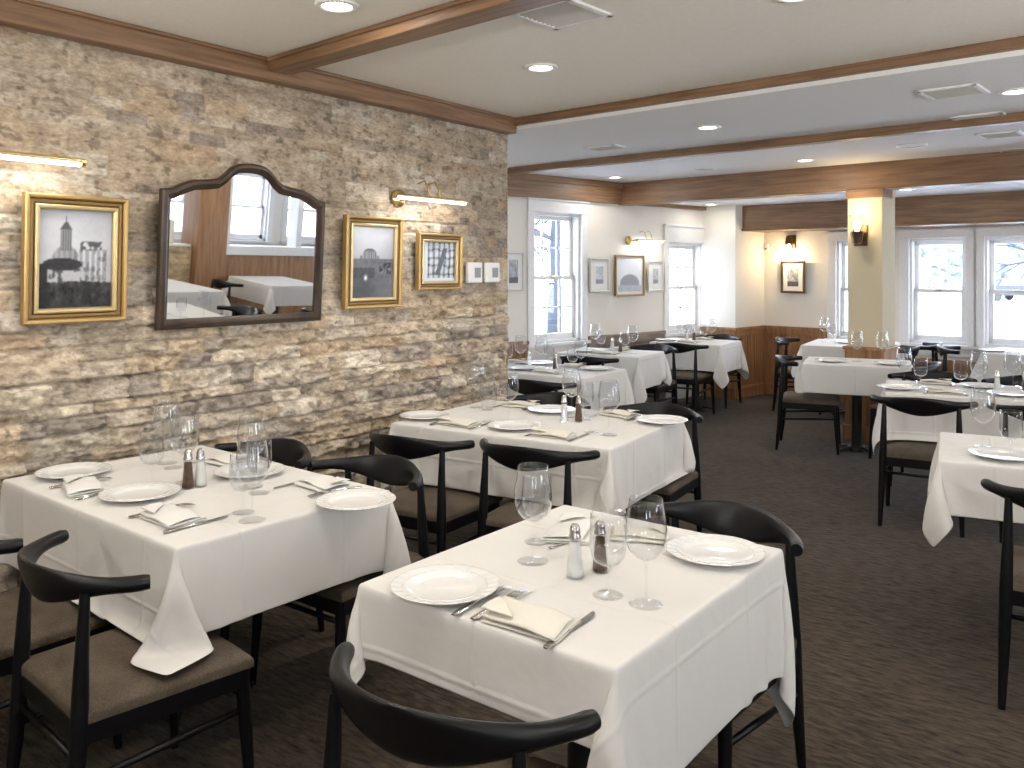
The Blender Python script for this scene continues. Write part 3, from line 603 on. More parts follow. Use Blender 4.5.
# ------------------------------------------------------------------ elbow chair
def chair_kind():
    t = thing('dining_chair', 'x', 'chair')
    # seat: padded, wider at the front, domed
    n = 17; S = np.zeros((n, n, 3)); 
    m_ = MB()
    def shape(u, v, top):
        su = math.copysign(abs(u)**1.0, u); w = .225+.028*(v+1)/2
        x = su*w; y = v*.235+.01*(1-u*u)*(1 if v > 0 else .4)*abs(v)
        r = max(abs(u), abs(v)); edge = max(0, 1-r**5)
        return (x, y, (.437+.030*edge**.5 if top else .418))
    g = [-1, -.985, -.95, -.85, -.65, -.4, -.2, 0, .2, .4, .65, .85, .95, .985, 1]
    for top in (True, False):
        vs = [shape(u, v, top) for v in g for u in g]; k = len(g)
        m_.add(vs, [(j*k+i, j*k+i+1, (j+1)*k+i+1, (j+1)*k+i) for j in range(k-1) for i in range(k-1)])
    k = len(g); ring = [(0, i) for i in range(k)]+[(j, k-1) for j in range(1, k)]+[(k-1, i) for i in range(k-2, -1, -1)]+[(j, 0) for j in range(k-2, 0, -1)]
    idx = [j*k+i for j, i in ring]; m_.f += [(idx[q], idx[(q+1) % len(idx)], idx[(q+1) % len(idx)]+k*k, idx[q]+k*k) for q in range(len(idx))]
    seat = mesh('seat', m_, 'seat_fabric', t, smooth=True, auto=1.0)
    f = MB()
    P = [(-.215, -.225), (.215, -.225), (.238, .222), (-.238, .222)]
    for i in range(4):
        a, b_ = Vector(P[i]+(0,)), Vector(P[(i+1) % 4]+(0,)); d = (b_-a).normalized(); nn = Vector((-d.y, d.x, 0))
        f.add([a+nn*s+Vector((0, 0, z)) if e == 0 else b_+nn*s+Vector((0, 0, z)) for z in (.365, .420) for s in (-.009, .013) for e in (0, 1)], [(0, 2, 3, 1), (4, 5, 7, 6), (0, 1, 5, 4), (2, 6, 7, 3), (0, 4, 6, 2), (1, 3, 7, 5)])
    mesh('seat_frame', f, 'black_wood', t, bevel=.002)
    for s in (-1, 1):
        mesh('leg', MB().tube([(s*.235, .238, 0), (s*.228, .222, .25), (s*.222, .212, .43)], [.0125, .019, .0205], 14), 'black_wood', t, smooth=True, auto=.8)
        mesh('leg', MB().tube([(s*.222, -.262, 0), (s*.215, -.24, .22), (s*.210, -.228, .42), (s*.206, -.222, .56), (s*.203, -.212, .742)], [.0125, .0195, .0225, .019, .0125], 14), 'black_wood', t, smooth=True, auto=.8)
        mesh('stretcher', MB().tube([(s*.216, -.232, .27), (s*.226, 0, .285), (s*.228, .215, .295)], [.009, .011, .009], 10), 'black_wood', t, smooth=True)
    mesh('stretcher', MB().tube([(-.222, .215, .335), (.222, .215, .335)], .0095, 10), 'black_wood', t, smooth=True)
    mesh('stretcher', MB().tube([(-.214, -.232, .325), (.214, -.232, .325)], .0095, 10), 'black_wood', t, smooth=True)
    # bowed back rail: round ends swelling to a blade in the middle
    rings = []; K = 44; n = 20
    for i in range(K+1):
        q = -1+2*i/K; a = q*1.22; x = .285*math.sin(a)/math.sin(1.22); y = -.268+.185*(1-math.cos(a))/(1-math.cos(1.22))
        tx, ty = math.cos(a)*.285/math.sin(1.22), .185*math.sin(a)/(1-math.cos(1.22)); l = math.hypot(tx, ty); nx, ny = -ty/l, tx/l
        w = max(0, 1-abs(q)/.80); w = w*w*(3-2*w)
        hh = .0205+.037*w; th = .0205-.008*w; zc = .756-.013*w; e = 1.0-.25*w
        endr = 1.0 if abs(q) < .985 else .86
        tiltk = .30*w
        ring = []
        for k in range(n):
            c, s_ = math.cos(2*PI*k/n), math.sin(2*PI*k/n)
            dz = math.copysign(abs(s_)**e, s_)*hh*endr; dn = math.copysign(abs(c)**e, c)*th*endr-dz*tiltk
            ring.append((x+nx*dn, y+ny*dn, zc+dz))
        rings.append(ring)
    mesh('backrest', MB().rings(rings), 'black_wood', t, smooth=True, auto=.9)
    return Kind(t)
CH = chair_kind()
seat_boxes = []
def chair(x, y, deg, label):
    a = math.radians(deg); seat_boxes.append((x, y, a)); return CH.put((x, y, 0), a, label, 'black elbow chairs with brown padded seats')
# ------------------------------------------------------------------ tables with linen cloths
def cloth_sim(w, d, ov, seats, h=.03, steps=70, iters=9, rot=0.0, seed=1, ztop=.765):
    l, r, n_, f = ov; rs = np.random.RandomState(seed)
    def lines(a, lo, hi):   # grid lines close together where the linen bends over the table edge
        k = lambda q: max(2, int(round(q/h)))
        e = .007
        return np.concatenate([np.linspace(-a-lo, -a-e, k(lo))[:-1], [-a-e, -a], np.linspace(-a+e, a-e, k(2*a)), [a, a+e], np.linspace(a+e, a+hi, k(hi))[1:]])
    xs, ys = lines(w/2, l, r), lines(d/2, n_, f)
    X0, Y0 = np.meshgrid(xs, ys, indexing='ij'); c, s = math.cos(rot), math.sin(rot)
    X, Y = X0*c-Y0*s, X0*s+Y0*c
    P = np.stack([X, Y, np.full_like(X, ztop)], -1); UV = np.stack([X0, Y0], -1)
    inn = (abs(X) < w/2+.0005) & (abs(Y) < d/2+.0005)
    out = np.maximum(abs(X)-w/2, 0)+np.maximum(abs(Y)-d/2, 0); P[..., 2] -= .15*out
    P[..., 2] += np.where(inn, 0, (fbm(X*5+3, Y*5+3, 2, seed)-.5)*.02*np.clip(out/.05, 0, 1))
    V = np.zeros_like(P); wgt = np.where(inn, 0.0, 1.0)[..., None]
    pairs = []
    def pr(di, dj, st):
        a = (slice(0, P.shape[0]-di), slice(max(0, -dj), P.shape[1]-max(0, dj))); b_ = (slice(di, None), slice(max(0, dj), P.shape[1]+min(0, dj)))
        rest = np.sqrt(((P0[a]-P0[b_])**2).sum(-1, keepdims=True)); pairs.append((a, b_, rest, st))
    P0 = np.stack([X, Y, 0*X], -1)
    for di, dj, st in ((1, 0, .5), (0, 1, .5), (1, 1, .25), (1, -1, .25), (2, 0, .10), (0, 2, .10)): pr(di, dj, st)
    dt = 1/55
    cnt = np.zeros(P.shape[:2]+(1,))
    for a, b_, _, _ in pairs: cnt[a] += 1; cnt[b_] += 1
    for t in range(steps):
        V[..., 2] -= 9.8*dt; V *= .965; Q = P.copy(); P = P+V*dt*wgt
        for it in range(iters):
            for a, b_, rest, st in pairs[:2]*2+pairs:
                dl = P[b_]-P[a]; ln = np.sqrt((dl**2).sum(-1, keepdims=True))+1e-9
                wa, wb = wgt[a], wgt[b_]; k = st*(ln-rest)/ln/(wa+wb+1e-6)
                k = np.where(ln > rest, k*1.25, k*(.9 if st > .2 else 1))
                P[a] += dl*k*wa; P[b_] -= dl*k*wb
            if it % 3 == 2 or it == iters-1:
                px, py, pz = P[..., 0], P[..., 1], P[..., 2]; hw, hd = w/2+.003, d/2+.003
                ins = (abs(px) < hw) & (abs(py) < hd) & (pz < ztop-.002) & (wgt[..., 0] > 0)
                ex, ey, ez = hw-abs(px), hd-abs(py), ztop-pz; mn = np.minimum(np.minimum(ex, ey), ez)
                gx = ins & (ex == mn); gy = ins & (ey == mn) & ~gx; gz = ins & ~gx & ~gy
                px[gx] = np.sign(px[gx])*hw; py[gy] = np.sign(py[gy])*hd; pz[gz] = ztop
                for (sx, sy, sa) in seats:
                    cs, sn = math.cos(sa), math.sin(sa); qx = (px-sx)*cs+(py-sy)*sn; qy = -(px-sx)*sn+(py-sy)*cs
                    k = (abs(qx) < .265) & (qy > -.25) & (qy < .25) & (pz < .478) & (pz > .34)
                    k &= wgt[..., 0] > 0; pz[k] = .478
                pz[pz < .01] = .01
        V = (P-Q)/dt
        sp = np.sqrt((V**2).sum(-1, keepdims=True)); V *= np.minimum(1, 2.5/(sp+1e-9))
    return P, UV
TABLES = {}
def table(key, cx, cy, deg, w, d, ov, desc, cdesc, rot=0.0, h=.03, steps=70, base='cross', seed=1):
    a = math.radians(deg); TABLES[key] = (cx, cy, a, w, d)
    t = thing('dining_table', desc, 'table', (cx, cy, 0), a, 'pedestal dining tables')
    mesh('tabletop', MB().box(-w/2+.03, w/2-.03, -d/2+.03, d/2-.03, .728, .7600), 'black_wood', t, bevel=.004)
    mesh('pedestal', MB().tube([(0, 0, .03), (0, 0, .728)], .042, 20).lathe([(.05, .05), (.075, .03), (.08, .0)], 20), 'black_metal', t, smooth=True, auto=.7)
    b_ = MB(); R_ = min(w, d)*.27
    for k in range(4):
        q = k*PI/2+PI/4; b_.tube([(0, 0, .035), (R_*.5*math.cos(q), R_*.5*math.sin(q), .030), (R_*math.cos(q), R_*math.sin(q), .014)], [.032, .026, .020], 10, True, .55)
    mesh('table_base', b_, 'black_metal', t, smooth=True, auto=.8)
    s_ = MB()
    for k in range(2): s_.box(-.02 if k else -w*.3, .02 if k else w*.3, -d*.3 if k else -.02, d*.3 if k else .02, .712, .728)
    mesh('top_bracket', s_, 'black_metal', t)
    seats = []
    for (sx, sy, sa) in seat_boxes:
        if key == 'front' and sy > cy: continue      # linen hangs free beside this seat
        dx, dy = sx-cx, sy-cy
        if math.hypot(dx, dy) < 1.3: seats.append((dx*math.cos(a)+dy*math.sin(a), -dx*math.sin(a)+dy*math.cos(a), sa-a))
    P, UV = cloth_sim(w, d, ov, seats, h, steps, rot=rot, seed=seed)
    o = grid_mesh('tablecloth', P, None, 'linen', None, True, UV); o.location = (cx, cy, 0); o.rotation_euler.z = a
    so = o.modifiers.new('thickness', 'SOLIDIFY'); so.thickness = .0016; so.offset = 1
    ss = o.modifiers.new('smooth', 'SUBSURF'); ss.levels = 1; ss.render_levels = 1
    tag(o, cdesc, 'tablecloth', 'white linen tablecloths')
    return t
def loc(key, u, v):
    cx, cy, a, w, d = TABLES[key]; return (cx+u*math.cos(a)-v*math.sin(a), cy+u*math.sin(a)+v*math.cos(a))
# chairs first, so that the linen can fall over their seats
chair(2.475, 1.36, 7, 'elbow chair with its curved back toward the camera at the front table')
chair(2.47, 2.40, 173, 'elbow chair on the far side of the front table, its back to the aisle')
chair(1.225, 1.325, -6, 'elbow chair at the table under the mirror with a corner of cloth over its seat')
chair(.635, 1.235, 1, 'elbow chair cut by the picture edge at the table under the mirror, beside another')
chair(1.10, 2.24, 180, 'elbow chair behind the table under the mirror, on the aisle end')
chair(.49, 2.21, 180, 'elbow chair behind the table under the mirror, on the stone wall end')
chair(.785, 3.11, 6, 'elbow chair on the near side of the second table, next to the stone wall')
chair(1.36, 3.25, 8, 'elbow chair on the near side of the second table, behind the tall front glasses')
chair(1.38, 4.17, 182, 'elbow chair on the far side of the second table, toward the aisle')
chair(.68, 4.17, 181, 'elbow chair on the far side of the second table, toward the stone wall')
chair(.10, 5.10, 5, 'elbow chair on the near side of the table just past the stone wall end')
chair(-.46, 6.72, 3, 'elbow chair in front of the table below the side wall pictures')
chair(-.42, 7.66, 180, 'elbow chair behind the table below the side wall pictures, seat showing under the cloth')
chair(-.36, 8.45, 3, 'elbow chair on the near side of the corner table by the side window')
chair(-.42, 9.37, 181, 'elbow chair on the far side of the corner table against the panelling')
chair(1.23, 7.58, -76, 'elbow chair seen from its side at the wall end of the pillar table')
chair(1.965, 7.685, 100, 'elbow chair at the window end of the pillar table, mostly hidden')
chair(.54, 9.55, -84, 'elbow chair at the table behind the pillar, on the side of the picture corner')
chair(1.50, 9.30, 96, 'elbow chair at the table behind the pillar, nearer of the two beside the windows')
chair(1.62, 9.82, 96, 'elbow chair at the table behind the pillar, closer to the window wall')
chair(2.48, 5.79, 6, 'elbow chair with its curved back to the camera at the long table across the aisle')
chair(3.12, 5.86, 6, 'elbow chair at the long table across the aisle, behind the glasses of the nearest table')
chair(2.33, 6.82, 184, 'elbow chair on the far side of the long aisle table, toward the pillar')
chair(2.95, 6.88, 184, 'elbow chair on the far side of the long table across the aisle, toward the window')
chair(3.37, 3.74, 3, 'elbow chair cut by the picture edge at the nearest table across the aisle')
chair(3.45, 4.86, 183, 'elbow chair hidden behind the nearest table across the aisle')
chair(4.05, 3.78, 3, 'elbow chair beside the one cut by the picture edge, seen only in the mirror')
chair(2.20, 9.55, -82, 'elbow chair against the windows with its back seen edge on')
table('front', 2.35, 1.955, -1.5, .75, .92, (.20, .31, .17, .27), 'small pedestal table nearest the camera', 'white tablecloth on the front table, the closest to the camera', h=.022, steps=85, seed=2)
table('mirror', .735, 1.83, -3, 1.25, .82, (.06, .26, .29, .28), 'long pedestal table below the mirror', 'white tablecloth of the table under the mirror, its corner over a chair seat', h=.025, steps=85, seed=3)
table('second', 1.01, 3.70, 5, 1.24, .93, (.18, .29, .28, .28), 'second pedestal table along the stone wall', 'white tablecloth of the second table along the stone wall', h=.028, seed=4)
table('corner', -.34, 5.66, 3, 1.2, .70, (.28, .28, .28, .28), 'pedestal table just past the end of the stone wall', 'white tablecloth of the table just past the stone wall end', h=.035, steps=60, seed=5)
table('pictures', -.56, 7.20, 6, .84, .66, (.28, .30, .26, .28), 'pedestal table below the pictures of the side wall', 'white tablecloth with hanging points below the side wall pictures', h=.032, steps=60, seed=6)
table('window', -.42, 8.86, 4, .80, .70, (.28, .30, .28, .28), 'pedestal table in the corner by the side window', 'white tablecloth of the corner table by the side window', h=.035, steps=60, seed=7)
table('pillar', 1.60, 7.68, 12, .84, .66, (.08, .08, .24, .24), 'pedestal table in front of the pillar with thick black post', 'straight hanging tablecloth on the table in front of the pillar', h=.035, steps=60, seed=8)
table('behind', 1.06, 9.58, 6, .86, .95, (.22, .22, .26, .20), 'pedestal table behind the pillar', 'white tablecloth on the table behind the pillar', h=.04, steps=50, seed=9)
table('aisle', 2.86, 6.36, 12, 1.42, .72, (.24, .24, .30, .26), 'long pedestal table across the aisle from the stone wall', 'white tablecloth of the long table across the aisle', h=.035, steps=60, seed=10)
table('edge', 3.46, 4.36, 9, 1.28, .70, (.24, .28, .22, .26), 'pedestal table across the aisle cut by the picture edge', 'white tablecloth with long hanging corner cut by the picture edge', h=.03, seed=11)
table('daylight', 2.78, 9.60, -5, .80, .80, (.22, .22, .26, .2), 'pedestal table against the end wall windows', 'white tablecloth on the table against the end wall windows', h=.04, steps=50, seed=12)
# ------------------------------------------------------------------ tableware
def plate_kind():
    t = thing('dinner_plate', 'x', 'plate'); r = .134
    top = [(0, .006), (.075, .006), (.084, .0085), (.093, .0135), (.098, .0145), (.120, .0185), (.1285, .0200), (.1325, .0205), (.134, .0195), (.133, .018), (.118, .0145), (.095, .010), (.078, .001), (.074, 0), (.070, .002), (0, .002)]
    n = 96; rings = []
    for rr_, z in top:
        emb = 1 if .100 < rr_ < .130 and z > .016 else 0
        rings.append([(rr_*math.cos(2*PI*k/n), rr_*math.sin(2*PI*k/n), z+emb*.0012*math.sin(2*PI*k/n*24)+(.0006*math.sin(2*PI*k/n*48) if emb else 0)) for k in range(n)])
    o = mesh('plate_body', MB().rings(rings, False), 'porcelain', t, smooth=True)
    rb = MB(); K = 96
    for rad in (.1045,):
        rb.rings([[((rad+.0016*math.cos(2*PI*q/6))*math.cos(2*PI*k/K), (rad+.0016*math.cos(2*PI*q/6))*math.sin(2*PI*k/K), .0162+.0013*math.sin(2*PI*q/6)) for q in range(6)] for k in range(K+1)], False)
    mesh('rim_relief', rb, 'porcelain', t, smooth=True)
    return Kind(t)
def wine_kind():
    t = thing('wine_glass', 'x', 'wine glass')
    o_ = [(.002, .096), (.012, .099), (.026, .108), (.040, .124), (.0465, .145), (.0475, .160), (.0455, .185), (.0405, .215), (.0375, .236)]
    i_ = [(r-.0013, z+(.002 if z < .12 else 0)) for r, z in reversed(o_)]
    mesh('bowl', MB().lathe(o_+[(.0368, .2368)]+i_[:-1]+[(.0005, .1)], 40), 'wine_glass_bowl', t, smooth=True)
    mesh('stem', MB().lathe([(.0, .099), (.006, .097), (.0042, .085), (.0036, .05), (.0042, .018), (.008, .006), (.0, .004)], 16), 'glass_solid', t, smooth=True)
    mesh('foot', MB().lathe([(0, .0075), (.010, .005), (.030, .0026), (.0385, .0018), (.0390, .001), (.038, 0), (0, 0)], 40), 'glass_solid', t, smooth=True)
    return Kind(t)
def goblet_kind():
    t = thing('water_goblet', 'x', 'water goblet')
    o_ = [(.002, .070), (.016, .072), (.032, .080), (.0405, .094), (.0435, .112), (.0435, .140), (.0425, .170), (.0415, .192)]
    i_ = [(r-.0014, z+(.002 if z < .09 else 0)) for r, z in reversed(o_)]
    mesh('bowl', MB().lathe(o_+[(.0408, .1928)]+i_[:-1]+[(.0005, .074)], 40), 'wine_glass_bowl', t, smooth=True)
    mesh('stem', MB().lathe([(.0, .073), (.009, .071), (.0055, .062), (.0045, .04), (.0055, .016), (.010, .006), (.0, .004)], 16), 'glass_solid', t, smooth=True)
    mesh('foot', MB().lathe([(0, .0085), (.012, .006), (.028, .0032), (.0365, .002), (.037, .001), (.036, 0), (0, 0)], 40), 'glass_solid', t, smooth=True)
    return Kind(t)
def fork_mesh():
    m_ = MB(); L = .195
    def z_(s): return .0045+.006*math.sin(PI*min(1, max(0, (s-.1)/.8)))+(.004*math.sin((s-.68)/.32*PI) if s > .68 else 0)
    st = [(0, .0055, .0012), (.05, .0078, .0016), (.2, .0066, .0016), (.4, .0036, .0018), (.58, .0028, .0018), (.62, .0070, .0013), (.67, .0120, .0011), (.71, .0128, .0010)]
    rings = [[(x*w, s*L, z_(s)+y*h_) for x, y in ((-1, 0), (-.7, 1), (.7, 1), (1, 0), (.7, -1), (-.7, -1))] for s, w, h_ in st]
    m_.rings(rings)
    for k in range(4):
        xc = (-1.5+k)*.0072
        m_.rings([[(xc+(x)*w, s*L, z_(s)+y*.001) for x, y in ((-1, -1), (-1, 1), (1, 1), (1, -1))] for s, w in ((.70, .0019), (.82, .0017), (.95, .0014), (1.0, .0008))])
    return m_
def fork_kind():
    t = thing('dinner_fork', 'x', 'fork'); mesh('fork_body', fork_mesh(), 'steel', t, smooth=True, auto=.8); return Kind(t)
def knife_kind():
    t = thing('dinner_knife', 'x', 'knife'); L = .225
    hd = [[(x*w, s*L, .0042+y*h_) for x, y in ((-1, 0), (-.6, 1), (.6, 1), (1, 0), (.6, -1), (-.6, -1))] for s, w, h_ in ((0, .005, .002), (.02, .0085, .0036), (.2, .0075, .0034), (.42, .0055, .003), (.46, .0045, .0025))]
    mesh('handle', MB().rings(hd), 'steel', t, smooth=True, auto=.8)
    bl = [[(-.0045*a, s*L, .0042+y) for y in (-.0009, .0009)]+[(w, s*L, .0042)] for s, w, a in ((.45, .004, 1), (.5, .0075, 1), (.75, .0100, 1), (.92, .0095, 1), (.98, .004, .8), (1.0, -.002, .6))]
    mesh('blade', MB().rings(bl), 'steel', t)
    return Kind(t)
def napkin_kind(mat, name='folded_napkin', L=.20, W=.115, seed=1):
    "linen folded in three: one S-shaped sheet seen from its end, with soft rounded folds"
    t = thing(name, 'x', 'napkin'); rr = random.Random(seed); pts = []
    hw = W/2; lay = .0085; th = .0022
    def path():
        p = []
        for k in range(13): p.append((-hw+W*k/12, .004))
        for k in range(1, 8): a = -PI/2+PI*k/8; p.append((hw+lay*.5*math.cos(a)*1.5, .004+lay*.5+lay*.5*math.sin(a)))
        for k in range(13): p.append((hw-W*.96*k/12, .004+lay))
        for k in range(1, 8): a = -PI/2+PI*k/8; p.append((-hw*.92-lay*.5*math.cos(a)*1.5, .004+lay*1.5+lay*.5*math.sin(a)))
        for k in range(13): p.append((-hw*.92+W*.93*k/12, .004+lay*2+.006*math.sin(PI*k/12)))
        return p
    pp = path(); n = len(pp); J = 18; X = np.zeros((J, n, 3))
    for j in range(J):
        v = j/(J-1)-.5
        for i, (x, z) in enumerate(pp):
            frac = i/n; X[j, i] = (x*(1-.10*v)+.018*v*(frac), v*L*(1+.03*math.sin(frac*5))+.006*math.sin(x*30), z*(1-.18*abs(2*v)**3)+.0025*math.sin(v*9+frac*3)*frac+.001)
    o = grid_mesh('napkin_folds', X, None, mat, t, True); so = o.modifiers.new('thickness', 'SOLIDIFY'); so.thickness = th; so.offset = 0
    fl = np.zeros((10, 10, 3))
    for i in range(10):
        for j in range(10):
            a, b_ = i/9, j/9; fl[i, j] = (-hw*.9+a*W*.62, L*.47-(1-a)*.0-b_*L*.42*(1-a*.8), .004+lay*2+.010+.004*math.sin(a*3)+.003*(1-b_))
    o = grid_mesh('turned_flap', fl, None, mat, t, True); so = o.modifiers.new('thickness', 'SOLIDIFY'); so.thickness = th; so.offset = 0
    return Kind(t)
def shaker_kind(name, filling):
    t = thing(name, 'x', 'shaker'); n = 8
    prof = [(.0215, 0), (.0225, .004), (.0205, .02), (.0165, .06), (.0135, .095)]
    mesh('glass_body', MB().rings([[((r*(1+.05*(k % 2)))*math.cos(2*PI*k/16), (r*(1+.05*(k % 2)))*math.sin(2*PI*k/16), z) for k in range(16)] for r, z in prof]), 'wine_glass_bowl', t)
    mesh('filling', MB().lathe([(0, .004), (.0188, .004), (.0178, .02), (.0140, .06), (.0120, .085), (0, .086)], 16), filling, t, smooth=True)
    mesh('cap', MB().lathe([(.0145, .093), (.0150, .098), (.0125, .103), (.0130, .112), (.0110, .121), (.0060, .127), (0, .129)], 20), 'steel', t, smooth=True)
    return Kind(t)
PLATE, WINE, GOB, FORK, KNIFE = plate_kind(), wine_kind(), goblet_kind(), fork_kind(), knife_kind()
NAP, WNAP = napkin_kind('cream_napkin'), napkin_kind('white_napkin', seed=4); SALT, PEP = shaker_kind('salt_shaker', 'salt_white'), shaker_kind('pepper_shaker', 'pepper_brown')
ZT = .7675
placed = []
def free(x, y, r_, ux=1, uy=0):
    "nearest spot beside the wanted one where the piece stands clear of its neighbours"
    best = (x, y)
    for k in range(60):
        q = .006*k; a = k*2.4; xx, yy = x+q*math.cos(a), y+q*math.sin(a)
        if all(math.hypot(xx-p, yy-s_) > r_+t_ for p, s_, t_ in placed): best = (xx, yy); break
    placed.append((*best, r_)); return best
def setting(key, u, side, where, full=True, forks=2, wine=True, goblet=True, napkin=NAP, jitter=.0, plate=True, pdu=-.275):
    """one place setting at table edge; u along the table, side -1 near / +1 far; the diner's left holds the plate"""
    cx, cy, a, w, d = TABLES[key]; rz = a if side < 0 else a+PI; g = R.uniform
    def P(du, dv): q = loc(key, u-side*(du+g(-.006, .006)), side*(d/2-dv+g(-.006, .006))); return (q[0], q[1], ZT)
    # du>0: to the diner's right, dv: in from the table edge
    if plate: q = P(pdu, .20); q = free(q[0], q[1], .136); PLATE.put((*q, ZT), rz, 'white rimmed plate ' + where)
    if full:
        napkin.put(P(-.01, .125), rz+PI/2+g(-.25, .25), 'folded napkin ' + where)
        FORK.put(P(-.125, .045), rz-.12+g(-.05, .05), 'dinner fork ' + where)
        KNIFE.put(P(.115, .04), rz+.08+g(-.05, .05), 'table knife ' + where)
    if wine: q = P(.20, .29); q = free(q[0], q[1], .049); WINE.put((*q, ZT), g(0, 3), 'stemmed wine glass ' + where)
    if goblet: q = P(.10, .32); q = free(q[0], q[1], .045); GOB.put((*q, ZT), g(0, 3), 'short water goblet ' + where)
def shakers(key, u, v, where):
    x, y = free(*loc(key, u, v), .024); SALT.put((x, y, ZT), 0, 'salt shaker ' + where); x, y = free(*loc(key, u+.07, v+.03), .024); PEP.put((x, y, ZT), 0, 'pepper shaker ' + where)
# front table, laid exactly as photographed
def F3(px, py): x, y = at(px, py, ZT); return (x, y, ZT)
PLATE.put(F3(445, 591), .3, 'white plate with embossed rim on the front table, beside the forks')
PLATE.put(F3(715, 556), 1.1, 'white plate with embossed rim on the front table, near the far chair')
def lay(kind, p0, p1, label, s=1.0):
    a, b_ = F3(*p0), F3(*p1); kind.put(a, math.atan2(b_[1]-a[1], b_[0]-a[0])-PI/2, label, scale=s)
lay(FORK, (453, 617), (510, 588), 'dinner fork on the front table touching the plate', 1.1); lay(FORK, (472, 621), (538, 587), 'dinner fork on the front table touching the cream napkin', 1.1)
lay(KNIFE, (545, 650), (600, 609), 'steel knife on the front table across the corner of the cream napkin')
p = F3(529, 624); NAP.put((p[0], p[1], ZT), 1.62, 'cream folded napkin between forks and knife on the front table')
p = F3(640, 538); NAP.put((p[0], p[1], ZT), -1.2, 'cream folded napkin seen through the glasses on the front table', scale=.85)
p = F3(573, 534); WNAP.put((p[0], p[1], ZT), .35, 'white folded napkin behind the salt shaker on the front table', scale=1.0)
lay(KNIFE, (549, 549), (582, 537), 'steel knife beside the white folded napkin on the front table', .7)
SALT.put(F3(575, 577), 0, 'salt shaker with steel cap on the front table', scale=1.08); PEP.put(F3(600, 571), .3, 'pepper shaker behind the goblet on the front table', scale=1.05)
WINE.put(F3(533, 561), 0, 'wine glass on the front table nearest the stone wall side', scale=1.1); GOB.put(F3(537, 542), 0, 'water goblet on the front table directly behind a wine glass')
GOB.put(F3(608, 595), 0, 'water goblet on the front table covering the pepper shaker', scale=1.03); WINE.put(F3(646, 604), 0, 'wine glass on the front table beside the goblet, closest to the aisle', scale=1.06)
# the table under the mirror
for u, s, wh in ((.37, -1, 'at the near aisle seat of the table under the mirror'), (-.22, -1, 'at the near wall seat of the table under the mirror'),
                 (.40, 1, 'at the far aisle seat of the table under the mirror'), (-.20, 1, 'at the far wall seat of the table under the mirror')):
    setting('mirror', u, s, wh, napkin=WNAP, pdu=-.35 if u > .3 and s < 0 else -.275)
x, y = at(188, 488, ZT); PEP.put((x, y, ZT), 0, 'pepper shaker in the middle of the table under the mirror', scale=1.1); x, y = free(x-.06, y-.02, .026); SALT.put((x, y, ZT), 0, 'salt shaker in the middle of the table under the mirror')
for u, s, wh in ((.28, -1, 'at the near aisle seat of the second table by the stone wall'), (-.28, -1, 'at the near wall seat of the second table by the stone wall'),
                 (.30, 1, 'at the far aisle seat of the second table by the stone wall'), (-.32, 1, 'at the far wall seat of the second table by the stone wall')):
    setting('second', u, s, wh)
shakers('second', .13, .03, 'in the middle of the second table by the stone wall')
for u, s, wh in ((.22, -1, 'at the near seat of the table past the stone wall end'), (.18, 1, 'at the far aisle seat of the table past the stone wall end'), (-.38, 1, 'at the far wall seat of the table past the stone wall end'), (-.34, -1, 'at the near wall seat of the table past the stone wall end')):
    setting('corner', u, s, wh)
shakers('corner', .0, .0, 'in the middle of the table past the stone wall end')
for u, s, wh in ((.05, -1, 'at the near seat of the table below the side pictures'), (0, 1, 'at the far seat of the table below the side pictures')): setting('pictures', u, s, wh, plate=s < 0)
shakers('pictures', .02, .0, 'on the table below the side pictures')
for u, s, wh in ((.0, -1, 'at the near seat of the corner table by the side window'), (0, 1, 'at the far seat of the corner table by the side window')): setting('window', u, s, wh, plate=s < 0)
shakers('window', -.1, .0, 'on the corner table by the side window')
for (u, v, lb) in ((-.20, -.10, 'white rimmed plate at the wall end of the pillar table'), (.27, -.14, 'white rimmed plate at the window end of the pillar table')):
    x, y = loc('pillar', u, v); PLATE.put((x, y, ZT), 0, lb)
for (u, v, lb) in ((.0, .04, 'stemmed wine glass standing mid table in front of the pillar'), (.20, .10, 'stemmed wine glass at the window end of the pillar table')):
    x, y = loc('pillar', u, v); WINE.put((x, y, ZT), 0, lb)
x, y = loc('behind', -.30, .12); WINE.put((x, y, ZT), 0, 'stemmed wine glass on the table behind the pillar'); x, y = loc('behind', -.22, .18); GOB.put((x, y, ZT), 0, 'short water goblet on the table behind the pillar')
x, y = loc('behind', -.05, .0); PLATE.put((x, y, ZT), 0, 'white rimmed plate on the table behind the pillar')
for u, s, wh in ((-.36, -1, 'at the near pillar-end seat of the long aisle table'), (.26, -1, 'at the near window-end seat of the long aisle table'),
                 (-.40, 1, 'at the far pillar-end seat of the long aisle table'), (.22, 1, 'at the far window-end seat of the long aisle table')):
    setting('aisle', u, s, wh)
shakers('aisle', .02, .0, 'in the middle of the long aisle table')
for u, s, wh in ((.02, -1, 'at the near seat of the table cut by the picture edge'), (-.12, 1, 'at the far seat of the table cut by the picture edge')):
    setting('edge', u, s, wh, wine=False, goblet=False, plate=False, full=s < 0)
for px, py, K, lb in ((1004, 458, PLATE, 'white rimmed plate on the table cut by the picture edge'), (983, 447, WINE, 'wine glass with tall bowl on the table cut by the picture edge'), (1011, 456, GOB, 'water goblet on the table cut by the picture edge')):
    K.put(F3(px, py), 0, lb)
setting('daylight', -.05, -1, 'on the table against the end wall windows', full=False)
